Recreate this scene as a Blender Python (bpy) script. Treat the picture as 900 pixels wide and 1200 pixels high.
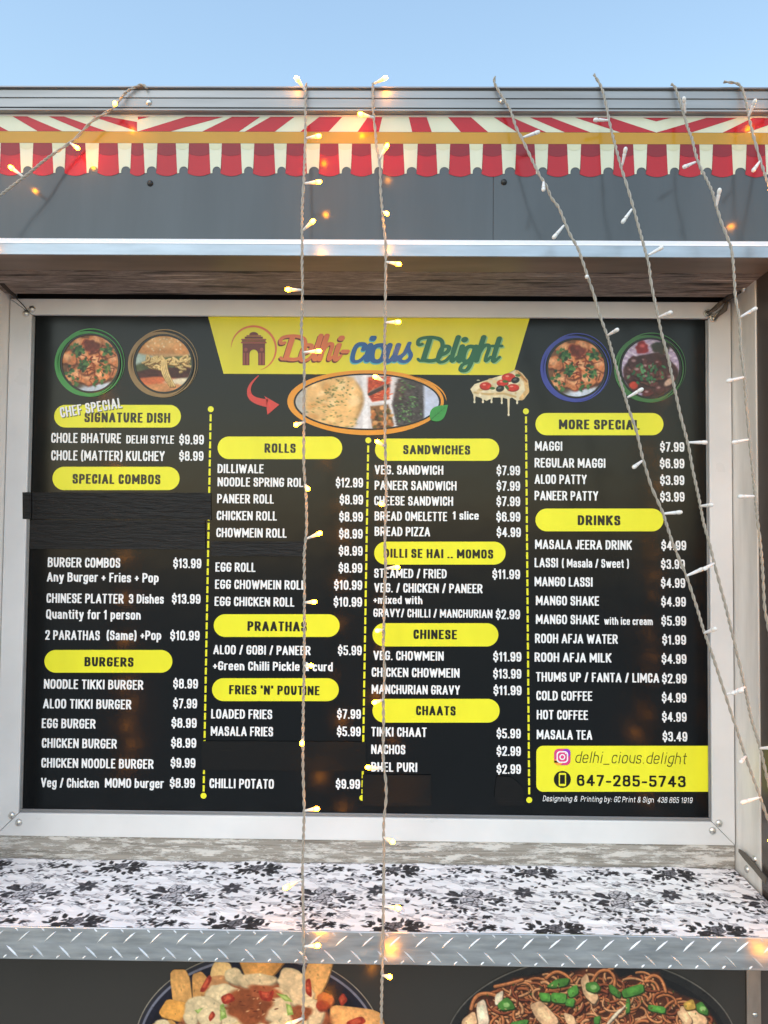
import bpy, math, random
import numpy as np
from mathutils import Matrix, Vector

for o in list(bpy.data.objects):
    bpy.data.objects.remove(o)
SC = bpy.context.scene
COL = SC.collection
R = math.radians

# ---------------------------------------------------------------- camera
ZB = 1.68                                   # height of the menu board's centre above the ground
CAMPOS = np.array([0.0688, -1.9843, 0.0638 + ZB])
PITCH, YAW, ROLL, FPX = 0.0370, -0.0116, 0.0089, 880.0

def cam_axes():
    cp, sp = math.cos(PITCH), math.sin(PITCH)
    cy, sy = math.cos(YAW), math.sin(YAW)
    cr, sr = math.cos(ROLL), math.sin(ROLL)
    f = np.array([sy * cp, cy * cp, sp]); r = np.array([cy, -sy, 0.0]); u = np.cross(r, f)
    return cr * r + sr * u, -sr * r + cr * u, f
CR, CU, CF = cam_axes()
cam_data = bpy.data.cameras.new('camera')
cam = bpy.data.objects.new('camera', cam_data)
COL.objects.link(cam)
m = Matrix.Identity(4)
for i in range(3):
    m[i][0], m[i][1], m[i][2], m[i][3] = CR[i], CU[i], -CF[i], CAMPOS[i]
cam.matrix_world = m
cam_data.sensor_fit = 'HORIZONTAL'
cam_data.sensor_width = 36.0
cam_data.lens = FPX / 900.0 * 36.0
cam_data.clip_start = 0.05
cam_data.clip_end = 2000
SC.camera = cam

# ---------------------------------------------------------------- sky, sun, exposure
SUN_EL, SUN_AZ = R(46), R(152)            # azimuth measured from +Y (behind the truck) towards -X: low behind the viewer
world = bpy.data.worlds.new('World')
SC.world = world
world.use_nodes = True
wn = world.node_tree.nodes
sky = wn.new('ShaderNodeTexSky')
sky.sky_type = 'NISHITA'
sky.sun_disc = False
sky.sun_elevation = SUN_EL
sky.sun_rotation = -SUN_AZ
sky.air_density = 2.0
sky.dust_density = 0.9
sky.ozone_density = 2.0
wn['Background'].inputs['Strength'].default_value = 0.15
world.node_tree.links.new(sky.outputs[0], wn['Background'].inputs['Color'])
sun_data = bpy.data.lights.new('sun', 'SUN')
sun_data.energy = 0.5
sun_data.angle = R(130)
sun_data.color = (1.0, 0.93, 0.86)
sun = bpy.data.objects.new('sun', sun_data)
COL.objects.link(sun)
sd = Vector((-math.sin(SUN_AZ) * math.cos(SUN_EL), math.cos(SUN_AZ) * math.cos(SUN_EL), math.sin(SUN_EL)))
sun.rotation_euler = sd.to_track_quat('Z', 'Y').to_euler()
sun.location = (-6, 8, 6)
SC.view_settings.view_transform = 'Standard'
SC.view_settings.look = 'None'
SC.view_settings.gamma = 1
SC.view_settings.use_curve_mapping = False
SC.view_settings.exposure = 0.74

# ---------------------------------------------------------------- helpers
def ray(px, py):
    d = CF * FPX + CR * (px - 450.0) - CU * (py - 600.0)
    return d / np.linalg.norm(d)

def on_y(px, py, y):
    d = ray(px, py)
    return CAMPOS + d * ((y - CAMPOS[1]) / d[1])

def on_y_arr(U, V, y):
    D = CF * FPX + (U - 450.0)[..., None] * CR - (V - 600.0)[..., None] * CU
    t = (y - CAMPOS[1]) / D[..., 1]
    return CAMPOS + D * t[..., None]

def lin(c):
    c = np.asarray(c, float) / 255.0
    return np.where(c <= 0.04045, c / 12.92, ((c + 0.055) / 1.055) ** 2.4)

def new_mat(name, color=(0.5, 0.5, 0.5), rough=0.5, metal=0.0, spec=0.5, emit=None, strength=0.0):
    mt = bpy.data.materials.new(name)
    mt.use_nodes = True
    b = mt.node_tree.nodes['Principled BSDF']
    b.inputs['Base Color'].default_value = (*color, 1)
    b.inputs['Roughness'].default_value = rough
    b.inputs['Metallic'].default_value = metal
    b.inputs['Specular IOR Level'].default_value = spec
    if emit:
        b.inputs['Emission Color'].default_value = (*emit, 1)
        b.inputs['Emission Strength'].default_value = strength
    return mt

def nodes(mt):
    return mt.node_tree.nodes, mt.node_tree.links, mt.node_tree.nodes['Principled BSDF']

def tex_coord(mt, scale=(1, 1, 1)):
    n, l, b = nodes(mt)
    g = n.new('ShaderNodeNewGeometry')
    mp = n.new('ShaderNodeMapping')
    mp.inputs['Scale'].default_value = scale
    l.new(g.outputs['Position'], mp.inputs['Vector'])
    return mp.outputs['Vector']

def noise(mt, vec, scale, detail=4.0, rough=0.55):
    n, l, b = nodes(mt)
    t = n.new('ShaderNodeTexNoise')
    t.inputs['Scale'].default_value = scale
    t.inputs['Detail'].default_value = detail
    t.inputs['Roughness'].default_value = rough
    l.new(vec, t.inputs['Vector'])
    return t.outputs['Fac']

def ramp(mt, fac, stops):
    n, l, b = nodes(mt)
    r = n.new('ShaderNodeValToRGB')
    e = r.color_ramp.elements
    while len(e) < len(stops):
        e.new(0.5)
    for k, (p, c) in enumerate(stops):
        e[k].position = p
        e[k].color = (*c, 1) if len(c) == 3 else c
    l.new(fac, r.inputs['Fac'])
    return r.outputs['Color']

def bump(mt, fac, strength, dist):
    n, l, b = nodes(mt)
    bp = n.new('ShaderNodeBump')
    bp.inputs['Strength'].default_value = strength
    bp.inputs['Distance'].default_value = dist
    l.new(fac, bp.inputs['Height'])
    prev = b.inputs['Normal'].links
    if prev:
        l.new(prev[0].from_socket, bp.inputs['Normal'])
    l.new(bp.outputs['Normal'], b.inputs['Normal'])

def vary(mt, color, amount, scale, vecscale=(1, 1, 1), detail=4.0):
    """base colour that wanders a little (dirt, wear)"""
    n, l, b = nodes(mt)
    f = noise(mt, tex_coord(mt, vecscale), scale, detail)
    c = np.array(color)
    l.new(ramp(mt, f, [(0.3, tuple(c * (1 - amount))), (0.7, tuple(np.minimum(c * (1 + amount), 0.95)))]), b.inputs['Base Color'])

def vary_rough(mt, lo, hi, scale, vecscale=(1, 1, 1)):
    n, l, b = nodes(mt)
    f = noise(mt, tex_coord(mt, vecscale), scale, 5.0)
    mr = n.new('ShaderNodeMapRange')
    mr.inputs['From Min'].default_value = 0.3; mr.inputs['From Max'].default_value = 0.7
    mr.inputs['To Min'].default_value = lo; mr.inputs['To Max'].default_value = hi
    l.new(f, mr.inputs['Value'])
    l.new(mr.outputs['Result'], b.inputs['Roughness'])

def link(o, parent=None):
    COL.objects.link(o)
    if parent is not None:
        o.parent = parent
    return o

def obj(name, verts, faces, mat, parent=None, smooth=False):
    me = bpy.data.meshes.new(name)
    me.from_pydata([tuple(map(float, v)) for v in verts], [], [tuple(map(int, f)) for f in faces])
    me.update()
    mats = mat if isinstance(mat, (list, tuple)) else [mat]
    for mm in mats:
        me.materials.append(mm)
    if smooth:
        me.polygons.foreach_set('use_smooth', [True] * len(me.polygons))
    o = bpy.data.objects.new(name, me)
    return link(o, parent)

def thing(name, label, cat, loc=(0, 0, 0), group=None):
    o = bpy.data.objects.new(name, None)
    o.empty_display_size = 0.1
    o.location = loc
    COL.objects.link(o)
    tag(o, label, cat, group)
    return o

def tag(o, label, cat, group=None, kind=None):
    o['label'] = label
    o['category'] = cat
    if group:
        o['group'] = group
    if kind:
        o['kind'] = kind
    return o

class MB:
    """collects simple shapes into one mesh"""
    def __init__(self):
        self.v, self.f = [], []
    def add(self, v, f):
        b = len(self.v)
        self.v += [tuple(map(float, p)) for p in v]
        self.f += [tuple(i + b for i in q) for q in f]
        return self
    def box(self, x0, x1, y0, y1, z0, z1, bv=0.0):
        if bv <= 0:
            v = [(x, y, z) for x in (x0, x1) for y in (y0, y1) for z in (z0, z1)]
            f = [(0, 1, 3, 2), (4, 6, 7, 5), (0, 4, 5, 1), (2, 3, 7, 6), (0, 2, 6, 4), (1, 5, 7, 3)]
            return self.add(v, f)
        # chamfered box
        v, idx = [], {}
        X, Y, Z = (x0, x1), (y0, y1), (z0, z1)
        def P(i, j, k, ax):
            key = (i, j, k, ax)
            if key not in idx:
                p = [X[i], Y[j], Z[k]]
                for a, s in enumerate((i, j, k)):
                    if a != ax:
                        p[a] += bv if s == 0 else -bv
                idx[key] = len(v); v.append(tuple(p))
            return idx[key]
        f = []
        for ax in range(3):
            for s in (0, 1):
                q = []
                for a, b in ((0, 0), (1, 0), (1, 1), (0, 1)):
                    t = [0, 0, 0]; t[ax] = s; t[(ax + 1) % 3] = a; t[(ax + 2) % 3] = b
                    q.append(P(*t, ax))
                f.append(q if s else q[::-1])
        for ax in range(3):
            b1, b2 = (ax + 1) % 3, (ax + 2) % 3
            for s1 in (0, 1):
                for s2 in (0, 1):
                    t0 = [0, 0, 0]; t0[b1] = s1; t0[b2] = s2
                    t1 = list(t0); t1[ax] = 1
                    q = [P(*t0, b1), P(*t1, b1), P(*t1, b2), P(*t0, b2)]
                    f.append(q if s1 == s2 else q[::-1])
        for i in (0, 1):
            for j in (0, 1):
                for k in (0, 1):
                    q = [P(i, j, k, 0), P(i, j, k, 1), P(i, j, k, 2)]
                    f.append(q if (i + j + k) % 2 else q[::-1])
        return self.add(v, f)
    def tube(self, pts, r, n=8, caps=True):
        pts = np.asarray(pts, float)
        rr = np.broadcast_to(np.asarray(r, float), (len(pts),))
        v, f = [], []
        t = np.gradient(pts, axis=0)
        t /= np.linalg.norm(t, axis=1)[:, None] + 1e-12
        ref = np.array([0, 1.0, 0]) if abs(t[0][1]) < 0.9 else np.array([1.0, 0, 0])
        a = np.cross(t[0], ref); a /= np.linalg.norm(a)
        for k in range(len(pts)):
            a = a - t[k] * (a @ t[k]); a /= np.linalg.norm(a) + 1e-12
            b = np.cross(t[k], a)
            for q in range(n):
                th = 2 * math.pi * q / n
                v.append(pts[k] + rr[k] * (math.cos(th) * a + math.sin(th) * b))
        for k in range(len(pts) - 1):
            for q in range(n):
                q2 = (q + 1) % n
                f.append((k * n + q, k * n + q2, (k + 1) * n + q2, (k + 1) * n + q))
        if caps:
            f.append(tuple(range(n))[::-1]); f.append(tuple((len(pts) - 1) * n + q for q in range(n)))
        return self.add(v, f)
    def dome(self, c, r, h, n=14, rings=4):
        """screw head on a wall facing -y"""
        v, f = [], []
        for k in range(rings):
            a = (math.pi / 2) * k / rings
            for q in range(n):
                th = 2 * math.pi * q / n
                v.append((c[0] + r * math.cos(a) * math.cos(th), c[1] - h * math.sin(a), c[2] + r * math.cos(a) * math.sin(th)))
        v.append((c[0], c[1] - h, c[2]))
        for k in range(rings - 1):
            for q in range(n):
                q2 = (q + 1) % n
                f.append((k * n + q, k * n + q2, (k + 1) * n + q2, (k + 1) * n + q))
        for q in range(n):
            f.append(((rings - 1) * n + q, (rings - 1) * n + (q + 1) % n, rings * n))
        return self.add(v, f)
    def build(self, name, mat, parent=None, smooth=False):
        return obj(name, self.v, self.f, mat, parent, smooth)

def prism(poly_yz, x0, x1):
    """extrude a (y, z) outline along x"""
    n = len(poly_yz)
    v = [(x0, y, z) for y, z in poly_yz] + [(x1, y, z) for y, z in poly_yz]
    f = [(k, (k + 1) % n, n + (k + 1) % n, n + k) for k in range(n)]
    f += [tuple(range(n))[::-1], tuple(range(n, 2 * n))]
    return v, f

# value noise for the printed pictures
def vnoise(U, V, seed, scale):
    rs = np.random.RandomState(seed)
    t = rs.rand(64, 64)
    x, y = U / scale, V / scale
    xi, yi = np.floor(x).astype(int), np.floor(y).astype(int)
    fx, fy = x - xi, y - yi
    fx, fy = fx * fx * (3 - 2 * fx), fy * fy * (3 - 2 * fy)
    g = lambda a, b: t[a % 64, b % 64]
    return (g(xi, yi) * (1 - fx) + g(xi + 1, yi) * fx) * (1 - fy) + (g(xi, yi + 1) * (1 - fx) + g(xi + 1, yi + 1) * fx) * fy

def fbm(U, V, seed, scale, octv=4):
    s, a, tot = 0, 1.0, 0
    for k in range(octv):
        s = s + a * vnoise(U, V, seed + k, scale / 2 ** k); tot += a; a *= 0.55
    return s / tot

# ---------------------------------------------------------------- printed pictures: colour per vertex of a fine sheet
class Canvas:
    def __init__(self, x0, y0, x1, y1, s, bg=None):
        self.x0, self.y0, self.s = x0, y0, s
        self.W, self.H = int((x1 - x0) * s) + 1, int((y1 - y0) * s) + 1
        self.U, self.V = np.meshgrid(x0 + np.arange(self.W) / s, y0 + np.arange(self.H) / s)
        self.C = np.zeros((self.H, self.W, 3)); self.A = np.zeros((self.H, self.W))
        if bg is not None:
            self.C[:] = bg; self.A[:] = 1
    def _box(self, u0, v0, u1, v1, pad):
        s = self.s
        i0 = max(0, int((v0 - pad - self.y0) * s)); i1 = min(self.H, int((v1 + pad - self.y0) * s) + 2)
        j0 = max(0, int((u0 - pad - self.x0) * s)); j1 = min(self.W, int((u1 + pad - self.x0) * s) + 2)
        return slice(i0, max(i0, i1)), slice(j0, max(j0, j1))
    def put(self, sl, cov, col, texture=0.0, seed=0, tscale=3.0):
        col = np.asarray(col, float)
        if texture:
            k = fbm(self.U[sl], self.V[sl], seed, tscale, 3) - 0.5
            col = col * (1 + texture * 2 * k[..., None])
        c = cov[..., None]
        self.C[sl] = self.C[sl] * (1 - c) + col * c
        self.A[sl] = np.maximum(self.A[sl], cov)
    def ell(self, cx, cy, rx, ry, col, ang=0.0, soft=0.6, wob=0.0, seed=0, **k):
        m = max(rx, ry)
        sl = self._box(cx - m, cy - m, cx + m, cy + m, soft + m * wob + 1)
        U, V = self.U[sl] - cx, self.V[sl] - cy
        c, s = math.cos(ang), math.sin(ang)
        a, b = U * c + V * s, -U * s + V * c
        d = np.sqrt((a / rx) ** 2 + (b / ry) ** 2 + 1e-9)
        if wob:
            th = np.arctan2(b / ry, a / rx)
            rs = np.random.RandomState(seed + 7)
            ph = rs.rand(4) * 6.28
            d = d / (1 + wob * (np.sin(2 * th + ph[0]) + 0.8 * np.sin(3 * th + ph[1]) + 0.6 * np.sin(5 * th + ph[2]) + 0.4 * np.sin(7 * th + ph[3])) / 2)
        cov = np.clip((1 - d) * min(rx, ry) / soft + 0.5, 0, 1)
        self.put(sl, cov, col, seed=seed, **k)
    def poly(self, pts, col, soft=0.6, **k):
        p = np.asarray(pts, float)
        sl = self._box(p[:, 0].min(), p[:, 1].min(), p[:, 0].max(), p[:, 1].max(), soft + 1)
        U, V = self.U[sl], self.V[sl]
        d = np.full(U.shape, 1e9); ins = np.zeros(U.shape, bool)
        for (ax, ay), (bx, by) in zip(p, np.roll(p, -1, 0)):
            ex, ey = bx - ax, by - ay
            t = np.clip(((U - ax) * ex + (V - ay) * ey) / (ex * ex + ey * ey + 1e-12), 0, 1)
            d = np.minimum(d, np.hypot(U - ax - t * ex, V - ay - t * ey))
            cr = ((ay > V) != (by > V)) & (U < (bx - ax) * (V - ay) / (by - ay + 1e-12) + ax)
            ins ^= cr
        cov = np.clip(np.where(ins, d, -d) / soft + 0.5, 0, 1)
        self.put(sl, cov, col, **k)
    def line(self, pts, w, col, soft=0.5, **k):
        p = np.asarray(pts, float)
        w = np.broadcast_to(np.asarray(w, float), (len(p),))
        m = w.max()
        sl = self._box(p[:, 0].min(), p[:, 1].min(), p[:, 0].max(), p[:, 1].max(), m + soft + 1)
        U, V = self.U[sl], self.V[sl]
        d = np.full(U.shape, 1e9)
        for q in range(len(p) - 1):
            (ax, ay), (bx, by) = p[q], p[q + 1]
            ex, ey = bx - ax, by - ay
            t = np.clip(((U - ax) * ex + (V - ay) * ey) / (ex * ex + ey * ey + 1e-12), 0, 1)
            d = np.minimum(d, np.hypot(U - ax - t * ex, V - ay - t * ey) - (w[q] + (w[q + 1] - w[q]) * t) / 2)
        self.put(sl, np.clip(0.5 - d / soft, 0, 1), col, **k)
    def grain(self, seed, amt, scale):
        """uneven ink and food texture over the whole picture"""
        k = fbm(self.U, self.V, seed, scale, 4) - .5
        k2 = fbm(self.U, self.V, seed + 9, scale / 5, 2) - .5
        self.C = np.clip(self.C * (1 + amt * (2.2 * k + 1.4 * k2))[..., None], 0, 255)
    def sample(self, U, V):
        x = np.clip((U - self.x0) * self.s, 0, self.W - 1.001); y = np.clip((V - self.y0) * self.s, 0, self.H - 1.001)
        xi, yi = x.astype(int), y.astype(int); fx, fy = (x - xi)[..., None], (y - yi)[..., None]
        C = self.C
        return (C[yi, xi] * (1 - fx) + C[yi, xi + 1] * fx) * (1 - fy) + (C[yi + 1, xi] * (1 - fx) + C[yi + 1, xi + 1] * fx) * fy

def sheet_obj(name, P, cols, faces, mat, parent):
    me = bpy.data.meshes.new(name)
    n = len(P)
    faces = np.asarray(faces)
    me.vertices.add(n); me.vertices.foreach_set('co', np.asarray(P, np.float32).ravel())
    nf, k = faces.shape
    me.loops.add(nf * k); me.loops.foreach_set('vertex_index', faces.astype(np.int32).ravel())
    me.polygons.add(nf)
    me.polygons.foreach_set('loop_start', np.arange(0, nf * k, k, dtype=np.int32))
    me.polygons.foreach_set('loop_total', np.full(nf, k, np.int32))
    me.update(calc_edges=True)
    a = me.color_attributes.new('print', 'FLOAT_COLOR', 'POINT')
    c4 = np.ones((n, 4), np.float32); c4[:, :3] = lin(np.clip(cols, 0, 255))
    a.data.foreach_set('color', c4.ravel())
    me.materials.append(mat)
    me.validate()
    return link(bpy.data.objects.new(name, me), parent)

def canvas_sheet(name, cv, y, mat, parent, alpha=0.5):
    """the painted part of a canvas as a flat print on the wall plane at y"""
    H, W = cv.H, cv.W
    P = on_y_arr(cv.U, cv.V, y).reshape(-1, 3)
    idx = np.arange(H * W).reshape(H, W)
    A = cv.A
    keep = (A[:-1, :-1] + A[1:, :-1] + A[:-1, 1:] + A[1:, 1:]) / 4 > alpha
    q = np.stack([idx[:-1, :-1], idx[1:, :-1], idx[1:, 1:], idx[:-1, 1:]], -1)[keep]
    used = np.unique(q); remap = -np.ones(H * W, int); remap[used] = np.arange(len(used))
    return sheet_obj(name, P[used], cv.C.reshape(-1, 3)[used], remap[q], mat, parent)

def disc_sheet(name, cv, cx, cy, rx, ry, y, mat, parent, nr=44, nt=168):
    r = np.linspace(0.004, 1, nr); th = np.linspace(0, 2 * math.pi, nt, endpoint=False)
    U = cx + rx * r[:, None] * np.cos(th); V = cy + ry * r[:, None] * np.sin(th)
    P = on_y_arr(U, V, y).reshape(-1, 3)
    cols = cv.sample(U, V).reshape(-1, 3)
    i = np.arange(nr * nt).reshape(nr, nt); j = np.roll(i, -1, 1)
    q = np.stack([i[:-1], i[1:], j[1:], j[:-1]], -1).reshape(-1, 4)
    return sheet_obj(name, P, cols, q, mat, parent)

def print_mat(name, rough=0.3, gain=1.0):
    mt = new_mat(name, rough=rough)
    n, l, b = nodes(mt)
    a = n.new('ShaderNodeVertexColor'); a.layer_name = 'print'
    l.new(a.outputs['Color'], b.inputs['Base Color'])
    return mt
# ---------------------------------------------------------------- lettering: stroke skeletons swept by a square-ish pen
RO = 1
GL = {
 'A': (.56, [[(0,0),(.5,1),(1,0)], [(.2,.28),(.8,.28)]]),
 'B': (.50, [[(0,0),(0,1),(.92,1,RO),(.92,.53,RO),(0,.53)], [(.3,.53),(1,.53,RO),(1,0,RO),(0,0)]]),
 'C': (.45, [[(1,.70),(1,1,RO),(0,1,RO),(0,0,RO),(1,0,RO),(1,.30)]]),
 'D': (.50, [[(0,0),(0,1),(1,1,RO),(1,0,RO),(0,0)]]),
 'E': (.42, [[(1,1),(0,1),(0,0),(1,0)], [(0,.52),(.85,.52)]]),
 'F': (.41, [[(1,1),(0,1),(0,0)], [(0,.5),(.85,.5)]]),
 'G': (.49, [[(1,.74),(1,1,RO),(0,1,RO),(0,0,RO),(1,0,RO),(1,.46),(.55,.46)]]),
 'H': (.52, [[(0,0),(0,1)], [(1,0),(1,1)], [(0,.52),(1,.52)]]),
 'I': (.18, [[(.5,0),(.5,1)]]),
 'J': (.36, [[(1,1),(1,0,RO),(0,0,RO),(0,.18)]]),
 'K': (.52, [[(0,0),(0,1)], [(0,.40),(1,1)], [(.32,.60),(1,0)]]),
 'L': (.40, [[(0,1),(0,0),(1,0)]]),
 'M': (.66, [[(0,0),(0,1),(.5,.25),(1,1),(1,0)]]),
 'N': (.53, [[(0,0),(0,1),(1,0),(1,1)]]),
 'O': (.50, [[(0,.5),(0,1,RO),(1,1,RO),(1,0,RO),(0,0,RO),(0,.5)]]),
 'P': (.48, [[(0,0),(0,1),(1,1,RO),(1,.44,RO),(0,.44)]]),
 'Q': (.50, [[(0,.5),(0,1,RO),(1,1,RO),(1,0,RO),(0,0,RO),(0,.5)], [(.6,.15),(1.1,-.12)]]),
 'R': (.51, [[(0,0),(0,1),(.95,1,RO),(.95,.46,RO),(0,.46)], [(.5,.46),(1,0)]]),
 'S': (.46, [[(.96,.72),(.96,1,RO),(.02,1,RO),(.02,.54,RO),(1,.48,RO),(1,0,RO),(0,0,RO),(0,.27)]]),
 'T': (.46, [[(0,1),(1,1)], [(.5,1),(.5,0)]]),
 'U': (.50, [[(0,1),(0,0,RO),(1,0,RO),(1,1)]]),
 'V': (.54, [[(0,1),(.5,0),(1,1)]]),
 'W': (.78, [[(0,1),(.25,0),(.5,.9),(.75,0),(1,1)]]),
 'X': (.52, [[(0,0),(1,1)], [(0,1),(1,0)]]),
 'Y': (.52, [[(0,1),(.5,.45),(1,1)], [(.5,.45),(.5,0)]]),
 'Z': (.46, [[(0,1),(1,1),(0,0),(1,0)]]),
 '0': (.47, [[(0,.5),(0,1,RO),(1,1,RO),(1,0,RO),(0,0,RO),(0,.5)]]),
 '1': (.32, [[(0,.78),(.7,1),(.7,0)]]),
 '2': (.46, [[(0,.74),(0,1,RO),(1,1,RO),(1,.6,RO),(0,0),(1,0)]]),
 '3': (.46, [[(0,.76),(0,1,RO),(.95,1,RO),(.95,.53,RO),(.4,.53)], [(.4,.53),(1,.53,RO),(1,0,RO),(0,0,RO),(0,.24)]]),
 '4': (.50, [[(.72,0),(.72,1),(0,.27),(1.02,.27)]]),
 '5': (.46, [[(.92,1),(.06,1),(.04,.56),(1,.64,RO),(1,0,RO),(0,0,RO),(0,.2)]]),
 '6': (.47, [[(.92,.78),(.92,1,RO),(0,1,RO),(0,0,RO),(1,0,RO),(1,.6,RO),(0,.6,RO),(0,.4)]]),
 '7': (.45, [[(0,1),(1,1),(.3,0)]]),
 '8': (.48, [[(.5,1),(.95,1,RO),(.95,.53,RO),(.05,.53,RO),(.05,1,RO),(.5,1)], [(.5,.53),(1,.53,RO),(1,0,RO),(0,0,RO),(0,.53,RO),(.5,.53)]]),
 '9': (.47, [[(.08,.22),(.08,0,RO),(1,0,RO),(1,1,RO),(0,1,RO),(0,.4,RO),(1,.4,RO),(1,.6)]]),
 '$': (.46, [[(.96,.68),(.96,.9,RO),(.02,.9,RO),(.02,.54,RO),(1,.48,RO),(1,.1,RO),(0,.1,RO),(0,.3)], [(.5,1.12),(.5,.9)], [(.5,.1),(.5,-.12)]]),
 '.': (.17, [[(.5,0),(.5,.03)]]),
 ',': (.17, [[(.5,.02),(.2,-.15)]]),
 ':': (.17, [[(.5,.05),(.5,.08)], [(.5,.5),(.5,.53)]]),
 "'": (.16, [[(.5,1),(.5,.78)]]),
 '-': (.32, [[(0,.38),(1,.38)]]),
 '_': (.50, [[(0,-.14),(1,-.14)]]),
 '+': (.40, [[(0,.42),(1,.42)], [(.5,.2),(.5,.64)]]),
 '/': (.36, [[(0,-.03),(1,1.03)]]),
 '(': (.24, [[(1,1.08),(0,.9,RO),(0,.05,RO),(1,-.12)]]),
 ')': (.24, [[(0,1.08),(1,.9,RO),(1,.05,RO),(0,-.12)]]),
 '&': (.54, [[(1,0),(.1,.72,RO),(.15,1,RO),(.75,1,RO),(.75,.7,RO),(0,.45,RO),(0,0,RO),(.85,0,RO),(.95,.45)]]),
 'a': (.44, [[(.05,.62),(.2,.72,RO),(.95,.72,RO),(.95,0)], [(.95,.42),(0,.42,RO),(0,0,RO),(.95,.02,RO),(.95,.2)]]),
 'b': (.45, [[(0,1.02),(0,0),(1,0,RO),(1,.72,RO),(0,.68)]]),
 'c': (.40, [[(1,.56),(1,.72,RO),(0,.72,RO),(0,0,RO),(1,0,RO),(1,.16)]]),
 'd': (.45, [[(1,1.02),(1,0),(0,0,RO),(0,.72,RO),(1,.68)]]),
 'e': (.44, [[(.03,.36),(1,.36),(1,.72,RO),(0,.72,RO),(0,0,RO),(.95,0,RO),(.95,.12)]]),
 'f': (.32, [[(1,1.02),(.4,1.02,RO),(.4,0)], [(0,.7),(.95,.7)]]),
 'g': (.45, [[(1,.72),(1,-.27,RO),(0,-.27,RO),(0,-.14)], [(1,.70),(0,.72,RO),(0,.02,RO),(1,.05)]]),
 'h': (.45, [[(0,1.02),(0,0)], [(0,.66),(1,.76,RO),(1,0)]]),
 'i': (.17, [[(.5,0),(.5,.72)], [(.5,.98),(.5,1.0)]]),
 'k': (.44, [[(0,0),(0,1.02)], [(0,.28),(.95,.72)], [(.35,.42),(1,0)]]),
 'l': (.17, [[(.5,0),(.5,1.02)]]),
 'm': (.68, [[(0,.72),(0,0)], [(0,.66),(.5,.76,RO),(.5,0)], [(.5,.66),(1,.76,RO),(1,0)]]),
 'n': (.45, [[(0,.72),(0,0)], [(0,.66),(1,.76,RO),(1,0)]]),
 'o': (.45, [[(0,.36),(0,.72,RO),(1,.72,RO),(1,0,RO),(0,0,RO),(0,.36)]]),
 'p': (.45, [[(0,-.27),(0,.72),(1,.72,RO),(1,0,RO),(0,.04)]]),
 'q': (.45, [[(1,-.27),(1,.72),(0,.72,RO),(0,0,RO),(1,.04)]]),
 'r': (.33, [[(0,.72),(0,0)], [(0,.6),(.3,.72,RO),(1,.72)]]),
 's': (.40, [[(.95,.56),(.95,.72,RO),(0,.72,RO),(0,.38,RO),(1,.34,RO),(1,0,RO),(0,0,RO),(0,.15)]]),
 't': (.32, [[(.4,.95),(.4,0,RO),(1,0)], [(0,.7),(.95,.7)]]),
 'u': (.45, [[(0,.72),(0,0,RO),(1,.04)], [(1,.72),(1,0)]]),
 'v': (.45, [[(0,.72),(.5,0),(1,.72)]]),
 'w': (.64, [[(0,.72),(.25,0),(.5,.68),(.75,0),(1,.72)]]),
 'x': (.44, [[(0,0),(1,.72)], [(0,.72),(1,0)]]),
 'y': (.45, [[(0,.72),(.5,.02)], [(1,.72),(.38,-.27),(.02,-.27)]]),
}

def smooth_path(pts):
    """polyline with the flagged corners rounded"""
    p = [np.array(q[:2], float) for q in pts]
    out = []
    n = len(p)
    for k in range(n):
        if len(pts[k]) == 3 and 0 < k < n - 1:
            a, c, b = p[k - 1], p[k], p[k + 1]
            ra = 0.5 if len(pts[k - 1]) == 3 else 0.85
            rb = 0.5 if len(pts[k + 1]) == 3 else 0.85
            s = c + (a - c) * ra; e = c + (b - c) * rb
            for t in np.linspace(0, 1, 9):
                w = 1.15                                       # rational weight: rounder than a plain parabola
                w0, w1, w2 = (1 - t) ** 2, 2 * t * (1 - t) * w, t * t
                out.append((s * w0 + c * w1 + e * w2) / (w0 + w1 + w2))
        else:
            out.append(p[k])
    return np.array(out)

def march(F, xs, ys):
    """filled region F<0 on a grid -> polygons (cells clipped on the contour, full cells merged along rows)"""
    V, Fc, key = [], [], {}
    def vert(k, x, y):
        if k not in key:
            key[k] = len(V); V.append((x, y))
        return key[k]
    H, W = F.shape
    for i in range(H - 1):
        j = 0
        while j < W - 1:
            f = (F[i, j], F[i, j + 1], F[i + 1, j + 1], F[i + 1, j])
            if all(q < 0 for q in f):
                j2 = j
                while j2 + 1 < W - 1 and F[i, j2 + 2] < 0 and F[i + 1, j2 + 2] < 0:
                    j2 += 1
                Fc.append([vert((i, j), xs[j], ys[i]), vert((i, j2 + 1), xs[j2 + 1], ys[i]),
                           vert((i + 1, j2 + 1), xs[j2 + 1], ys[i + 1]), vert((i + 1, j), xs[j], ys[i + 1])])
                j = j2 + 1
                continue
            if any(q < 0 for q in f):
                cn = [(i, j), (i, j + 1), (i + 1, j + 1), (i + 1, j)]
                poly = []
                for a in range(4):
                    b = (a + 1) % 4
                    (ia, ja), (ib, jb) = cn[a], cn[b]
                    if f[a] < 0:
                        poly.append(vert(cn[a], xs[ja], ys[ia]))
                    if (f[a] < 0) != (f[b] < 0):
                        t = f[a] / (f[a] - f[b])
                        kk = tuple(sorted((cn[a], cn[b])))
                        poly.append(vert(kk, xs[ja] + t * (xs[jb] - xs[ja]), ys[ia] + t * (ys[ib] - ys[ia])))
                if len(poly) >= 3:
                    Fc.append(poly)
            j += 1
    return np.array(V).reshape(-1, 2), Fc

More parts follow.
